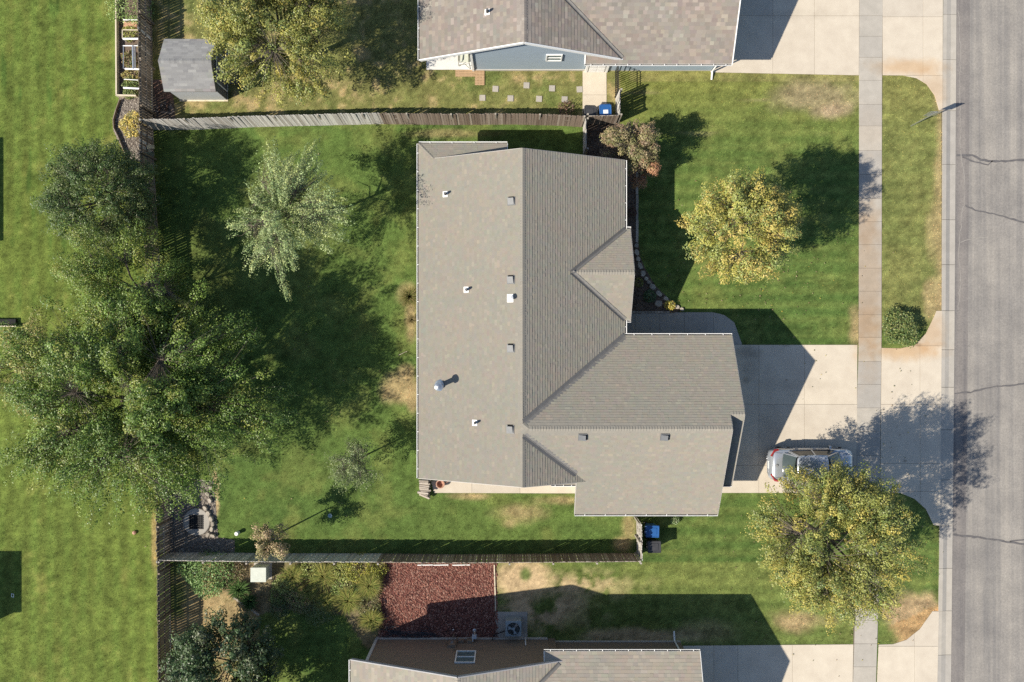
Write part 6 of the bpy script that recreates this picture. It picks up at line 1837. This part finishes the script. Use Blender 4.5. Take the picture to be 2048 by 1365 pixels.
# black hoses heaped by the brown wall
b = MB()
for k in range(9):
    x0 = random.uniform(758, 790); x1 = random.uniform(850, 885); ph = random.uniform(0, 6); am = random.uniform(2, 6); yb_ = 1262 + k * 1.0
    pts = [P(x0 + (x1 - x0) * i / 26, yb_ + am * math.sin(ph + i * .42) + random.uniform(-.4, .4) + (x0 + (x1 - x0) * i / 26 - 760) * .05, GZ + .03 + .022 * k * abs(math.sin(i * .5 + k))) for i in range(27)]
    b.path(pts, .014, 5)
for cx, cy, r in ((782, 1257, 9), (779, 1259, 7), (850, 1258, 8), (786, 1260, 11)):
    pts = [P(cx + r * math.cos(i * .27) * 1.2, cy + r * .5 * math.sin(i * .27), GZ + .09 + .003 * i) for i in range(28)]; b.path(pts, .014, 5)
o = b.build('garden_hose', mat('hose_rubber', (0.035, 0.04, 0.048), (0.06, 0.065, 0.072), rough=.45), None); props(o, 'tangled heap of dark garden hoses along the brown wall', 'hose')
hh = P(908, 1262, 0); t = thing('hose_reel', (hh.x, -16.35, 0), 'dark hose post with a white end next to the heaped hoses', 'hose reel')
b = MB(); b.box((hh.x, -16.38, .35), (.07, .07, .6)); b.build('post', M_BROWN, t)
b = MB(); b.tube((hh.x - .5, -16.25, .1), (hh.x - .05, -16.05, .35), .016, .016, 6); b.build('hose_end', M_BLACK, t)
b = MB(); b.tube((hh.x - .05, -16.05, .35), (hh.x + .03, -16.01, .38), .024, .024, 8); b.build('nozzle', M_WHITE, t)
# gas meter
gm = P(949, 1277, 0.4); t = thing('gas_meter', (gm.x, -16.30, 0), 'light grey gas meter with pipes beside the brown wall', 'meter')
b = MB(); b.box((gm.x, -16.34, .55), (.26, .2, .32)); b.build('meter_case', mat('meter_grey', (0.42, 0.47, 0.52), (0.5, 0.54, 0.58), rough=.4), t, bevel=.03)
b = MB(); b.lathe((gm.x, -16.05, .40), [(.10, 0), (.12, .03), (.10, .07), (.03, .09)], 14); b.build('regulator', M_GALV, t)
for q in (((gm.x + .02, -16.05, .1), (gm.x + .02, -16.05, .42)), ((gm.x + .02, -16.05, .45), (gm.x + .02, -16.3, .72)), ((gm.x - .08, -16.34, .7), (gm.x - .08, -16.53, .85))):
    b = MB(); b.tube(*q, .022, .022, 8); b.build('pipe', M_GALV, t)
for i, (dx, dy, lb) in enumerate(((-.12, .36, 'pale stone farthest out on the red rock by the gas meter, left of two'), (.16, .30, 'pale stone farthest out on the red rock by the gas meter, right of two'), (.10, .15, 'small pale stone right beside the gas meter regulator'), (-.2, .16, 'small pale stone left of the gas meter regulator'))):
    o = stone('river_stone', (gm.x + dx, -16.0 + dy, GZ), .08, .07, .06, i, None, n=7); props(o, lb, 'stone', 'pale stones by the gas meter')

# ------------------------------------------------------------------ back corner of the middle house: firewood and a terracotta fire pot
fw = thing('firewood_stack', P(853, 978, 0), 'stack of split grey firewood at the southwest corner of the middle house', 'firewood')
M_LOG = mat('split_log', (0.30, 0.25, 0.20), (0.46, 0.41, 0.35), scale=9, rough=.9, mode='random', stretch=(4, 1, 4))
for k in range(34):
    lay = k // 9; y = P(0, 959 + (k % 9) * 3.9).y; x = P(851, 0).x
    l = random.uniform(.44, .60); r = random.uniform(.05, .08); z = .12 + lay * .13 + random.uniform(0, .03); a_ = random.gauss(0, .10) + (.35 if (k % 9) > 6 else 0)
    b = MB(); d_ = Vector((math.cos(a_), -math.sin(a_), random.gauss(0, .03))); c_ = Vector((x + random.gauss(0, .04), y, z)); b.tube(c_ - d_ * l / 2, c_ + d_ * l / 2, r, r * .9, 6); b.build('log', M_LOG, fw)
fp = P(881, 968, .25)
t = thing('fire_pot', (fp.x, fp.y, 0), 'round terracotta fire pot with a pale rim in the shadow of the firewood', 'fire pot')
M_TC = mat('terracotta_pot', (0.36, 0.19, 0.13), (0.46, 0.28, 0.20), scale=7)
b = MB(); b.lathe((fp.x, fp.y, .07), [(.12, 0), (.20, .14), (.235, .30), (.245, .33), (.20, .335), (.18, .28), (.12, .10)], 20); b.build('bowl', M_TC, t)
b = MB(); b.tube((fp.x + .16, fp.y + .0, .30), (fp.x + .48, fp.y + .16, .28), .022, .018, 8); b.build('poker', M_TC, t)

# ------------------------------------------------------------------ shed surroundings
t = thing('slatted_chair', P(322, 195, 0), 'broken red-brown slatted wooden chair between the fence and the shed', 'chair')
for k in range(4):
    a, c = P(308 + k * 5.6, 166 - k * .6, .95), P(313.5 + k * 5.6, 196 - k * .5, .42); b = MB(); b.bar(a, c, .10, .02); b.build('back_slat', M_REDWOOD, t)
for (x0, y0, x1, y1, z0, z1) in ((306, 164.5, 325, 162, .95, .95), (308.5, 178, 328, 176, .75, .75), (312, 199, 341, 195, .45, .45)):
    b = MB(); b.bar(P(x0, y0, z0), P(x1, y1, z1), .10, .03); b.build('rail', M_REDWOOD, t)
for (x0, y0, x1, y1) in ((317, 200, 319, 226), (337, 198, 331, 222), (330, 190, 342, 192)):
    b = MB(); b.bar(P(x0, y0, .42), P(x1, y1, .12), .09, .03); b.build('leg', M_REDWOOD, t)
for k in range(3):
    a, c = P(334 + k * 3.2, 186, .44), P(338 + k * 3.4, 201, .40); b = MB(); b.bar(a, c, .08, .02); b.build('seat_slat', M_REDWOOD, t)
M_SCRAP = mat('scrap_wood', (0.10, 0.075, 0.06), (0.24, 0.20, 0.17), scale=6, mode='random')
for i, (x0, y0, x1, y1, lb) in enumerate(((308, 222, 345, 228, 'long grey scrap board lying along the north fence corner'), (328, 205, 347, 222, 'scrap board slanting beside the broken slatted chair'), (340, 208, 348, 226, 'short scrap board nearest the shed corner'), (313, 216, 325, 210, 'short dark scrap board under the broken slatted chair'))):
    b = MB(); b.bar(P(x0, y0, GZ + .04 + .03 * i), P(x1, y1, GZ + .06 + .03 * i), .12, .03); o = b.build('scrap_board', M_SCRAP, None); props(o, lb, 'board', 'scrap boards beside the shed')
t = thing('garden_table', P(464, 149, 0), 'low dark slatted table in the shadow in front of the shed doors', 'table')
for k in range(5):
    b = MB(); b.bar(P(456 + k * 4.6, 131, .42), P(456 + k * 4.6, 168, .42), .09, .02); b.build('slat', M_SCRAP, t)
for x, y in ((456, 132), (475, 132), (456, 167), (475, 167)):
    q = P(x, y, .2); b = MB(); b.box((q.x, q.y, .22), (.05, .05, .40)); b.build('leg', M_SCRAP, t)
# pale replacement boards nailed on the west fence
for (y, m, lb, l) in ((303, M_LUMBER, 'pale board nailed flat on the west fence near the mulch bed, upper of two', .9), (318, M_GALV, 'grey board leaning on the west fence below the pale board', 1.1), (258, M_POST, 'long grey board leaning in the fence corner by the north fence', 1.3)):
    q = P(309, y, .0); b = MB(); b.bar((q.x + .10, q.y + .2, .25), (q.x + .09, q.y - .05, .25 + l), .20, .022, up=(1, 0, 0)); o = b.build('leaning_board', m, None); props(o, lb, 'board')

# ------------------------------------------------------------------ north patio chair
pc = P(928, 119, .45)
t = thing('patio_chair', (pc.x, pc.y, 0), 'pale sling patio chair with a dark frame on the white patio', 'chair')
M_SLING = mat('pale_sling', (0.50, 0.52, 0.44), (0.56, 0.58, 0.50), scale=20, rough=.8)
M_FRAME = mat('chair_frame', (0.12, 0.12, 0.09), (0.16, 0.16, 0.12), rough=.5)
cx, cy = pc.x, pc.y + .1
b = MB(); b.poly([(cx - .25, cy - .26, .42), (cx + .25, cy - .26, .42), (cx + .25, cy + .22, .38), (cx - .25, cy + .22, .38)]); st_ = b.build('seat', M_SLING, t); so = st_.modifiers.new('thick', 'SOLIDIFY'); so.thickness = .02
b = MB(); b.poly([(cx - .25, cy + .22, .40), (cx + .25, cy + .22, .40), (cx + .25, cy + .46, .95), (cx - .25, cy + .46, .95)]); st_ = b.build('backrest', M_SLING, t); so = st_.modifiers.new('thick', 'SOLIDIFY'); so.thickness = .02
for s in (-1, 1):
    b = MB(); b.path([Vector((cx + s * .30, cy + .42, .09)), Vector((cx + s * .28, cy + .25, .62)), Vector((cx + s * .30, cy - .30, .62)), Vector((cx + s * .30, cy - .36, .09))], .016, 6); b.build('side_frame', M_FRAME, t)
    b = MB(); b.path([Vector((cx + s * .25, cy - .27, .42)), Vector((cx + s * .25, cy + .22, .39)), Vector((cx + s * .25, cy + .47, .97))], .014, 6); b.build('rail', M_FRAME, t)
    b = MB(); b.bar((cx + s * .29, cy - .25, .645), (cx + s * .29, cy + .2, .645), .06, .02); b.build('armrest', M_FRAME, t)
for k, (x, lb) in enumerate(((0, ''),)):
    b = MB(); b.path([Vector((cx - .36, cy - .30, .10)), Vector((cx + .05, cy - .32, .30)), Vector((cx + .34, cy - .52, .10))], .014, 6); b.build('brace', M_FRAME, t)

# small things on the lawns
q = P(473, 1068, .35); t = thing('marker_post', (q.x, q.y, 0), 'short white capped pipe standing in the lawn near the storm drain', 'post')
b = MB(); b.tube((q.x, q.y, 0), (q.x, q.y, .34), .10, .10, 16); b.build('pipe', M_PVC, t)
b = MB(); b.lathe((q.x, q.y, .34), [(.115, -.05), (.115, .02), (.09, .05)], 16); b.build('cap', M_PVC, t)
q = P(662, 1030, .1); t = thing('bird_bath', (q.x, q.y, 0), 'pale blue glass bird bath bowl in the shade on the lawn', 'bird bath')
M_BB = mat('pale_glass', (0.20, 0.30, 0.32), (0.28, 0.38, 0.40), rough=.15, spec=.6)
b = MB(); b.lathe((q.x, q.y, .30), [(.03, 0), (.09, .03), (.12, .06), (.11, .06), (.03, .02)], 18); b.build('bowl', M_BB, t)
b = MB(); b.tube((q.x, q.y, 0), (q.x, q.y, .32), .02, .02, 8); b.build('stem', M_IRON, t)
b = MB(); b.box(P(12, 653, .25), (1.3, .06, .35)); o = b.build('timber_edge', M_LUMBER, None); props(o, 'pale timber edge sticking in at the left edge of the lawn', 'timber')
b = MB(); b.box(P(10, 645, .14), (1.3, .35, .2)); o = b.build('dark_block', M_DARK, None); props(o, 'low dark box behind the pale timber at the left edge', 'box')  # plain near-black block, lower than the timber
b = MB(); q = P(23, 1188, GZ + .1); b.path([q, q + Vector((0, -.16, 0)), q + Vector((.12, -.20, 0)), q + Vector((.12, -.02, 0)), q], .015, 5); o = b.build('wire_marker', M_PVC, None); props(o, 'small white wire frame in the shadow at the bottom left', 'marker')
q = P(268, 1066, GZ + .1); b = MB(); b.lathe((q.x, q.y, GZ), [(.06, 0), (.11, .05), (.10, .12), (.03, .16)], 12); o = b.build('clay_pot', M_TC, None); props(o, 'small orange clay pot on the grass below the huge tree', 'pot')
b = MB(); b.tube(P(797, 711, GZ + .03), P(814, 703, GZ + .05), .015, .01, 6); o = b.build('fallen_branch', M_LUMBER, None); props(o, 'pale bare stick lying on the back lawn', 'stick')
b = MB(); b.bar((5.9 + 7.2, -99, 0), (5.9 + 7.3, -99, 0), .01, .01)


# fallen leaves on the lawns and paving
def litter():
    pts = []
    for cx, cy, rx, ry, n in ((1560, 540, 150, 110, 170), (1490, 470, 120, 110, 130), (1640, 1120, 180, 150, 240), (1420, 520, 110, 100, 50), (560, 130, 190, 80, 220), (1810, 860, 90, 120, 40), (500, 800, 250, 200, 120), (1600, 760, 100, 60, 12)):
        pts.append(np.stack([RNG.normal(cx, rx * .6, n), RNG.normal(cy, ry * .6, n)], -1))
    p = np.concatenate(pts)
    ok = np.ones(len(p), bool)
    for h_ in HOUSES: ok &= ~inside(h_, p[:, 0], p[:, 1])
    ok &= p[:, 0] < 1900
    p = p[ok]
    C = np.stack([(p[:, 0] - 1024) * S, -(p[:, 1] - 682.5) * S, np.full(len(p), .125)], -1)
    leaves('fallen_leaves', C, .085, pick(GOLD[:2] + TANB + TANB, len(C)) * .62, None, up=2.5, kind='stuff', label='fallen yellow and brown leaves scattered on lawns and paving', cat='leaves')


litter()
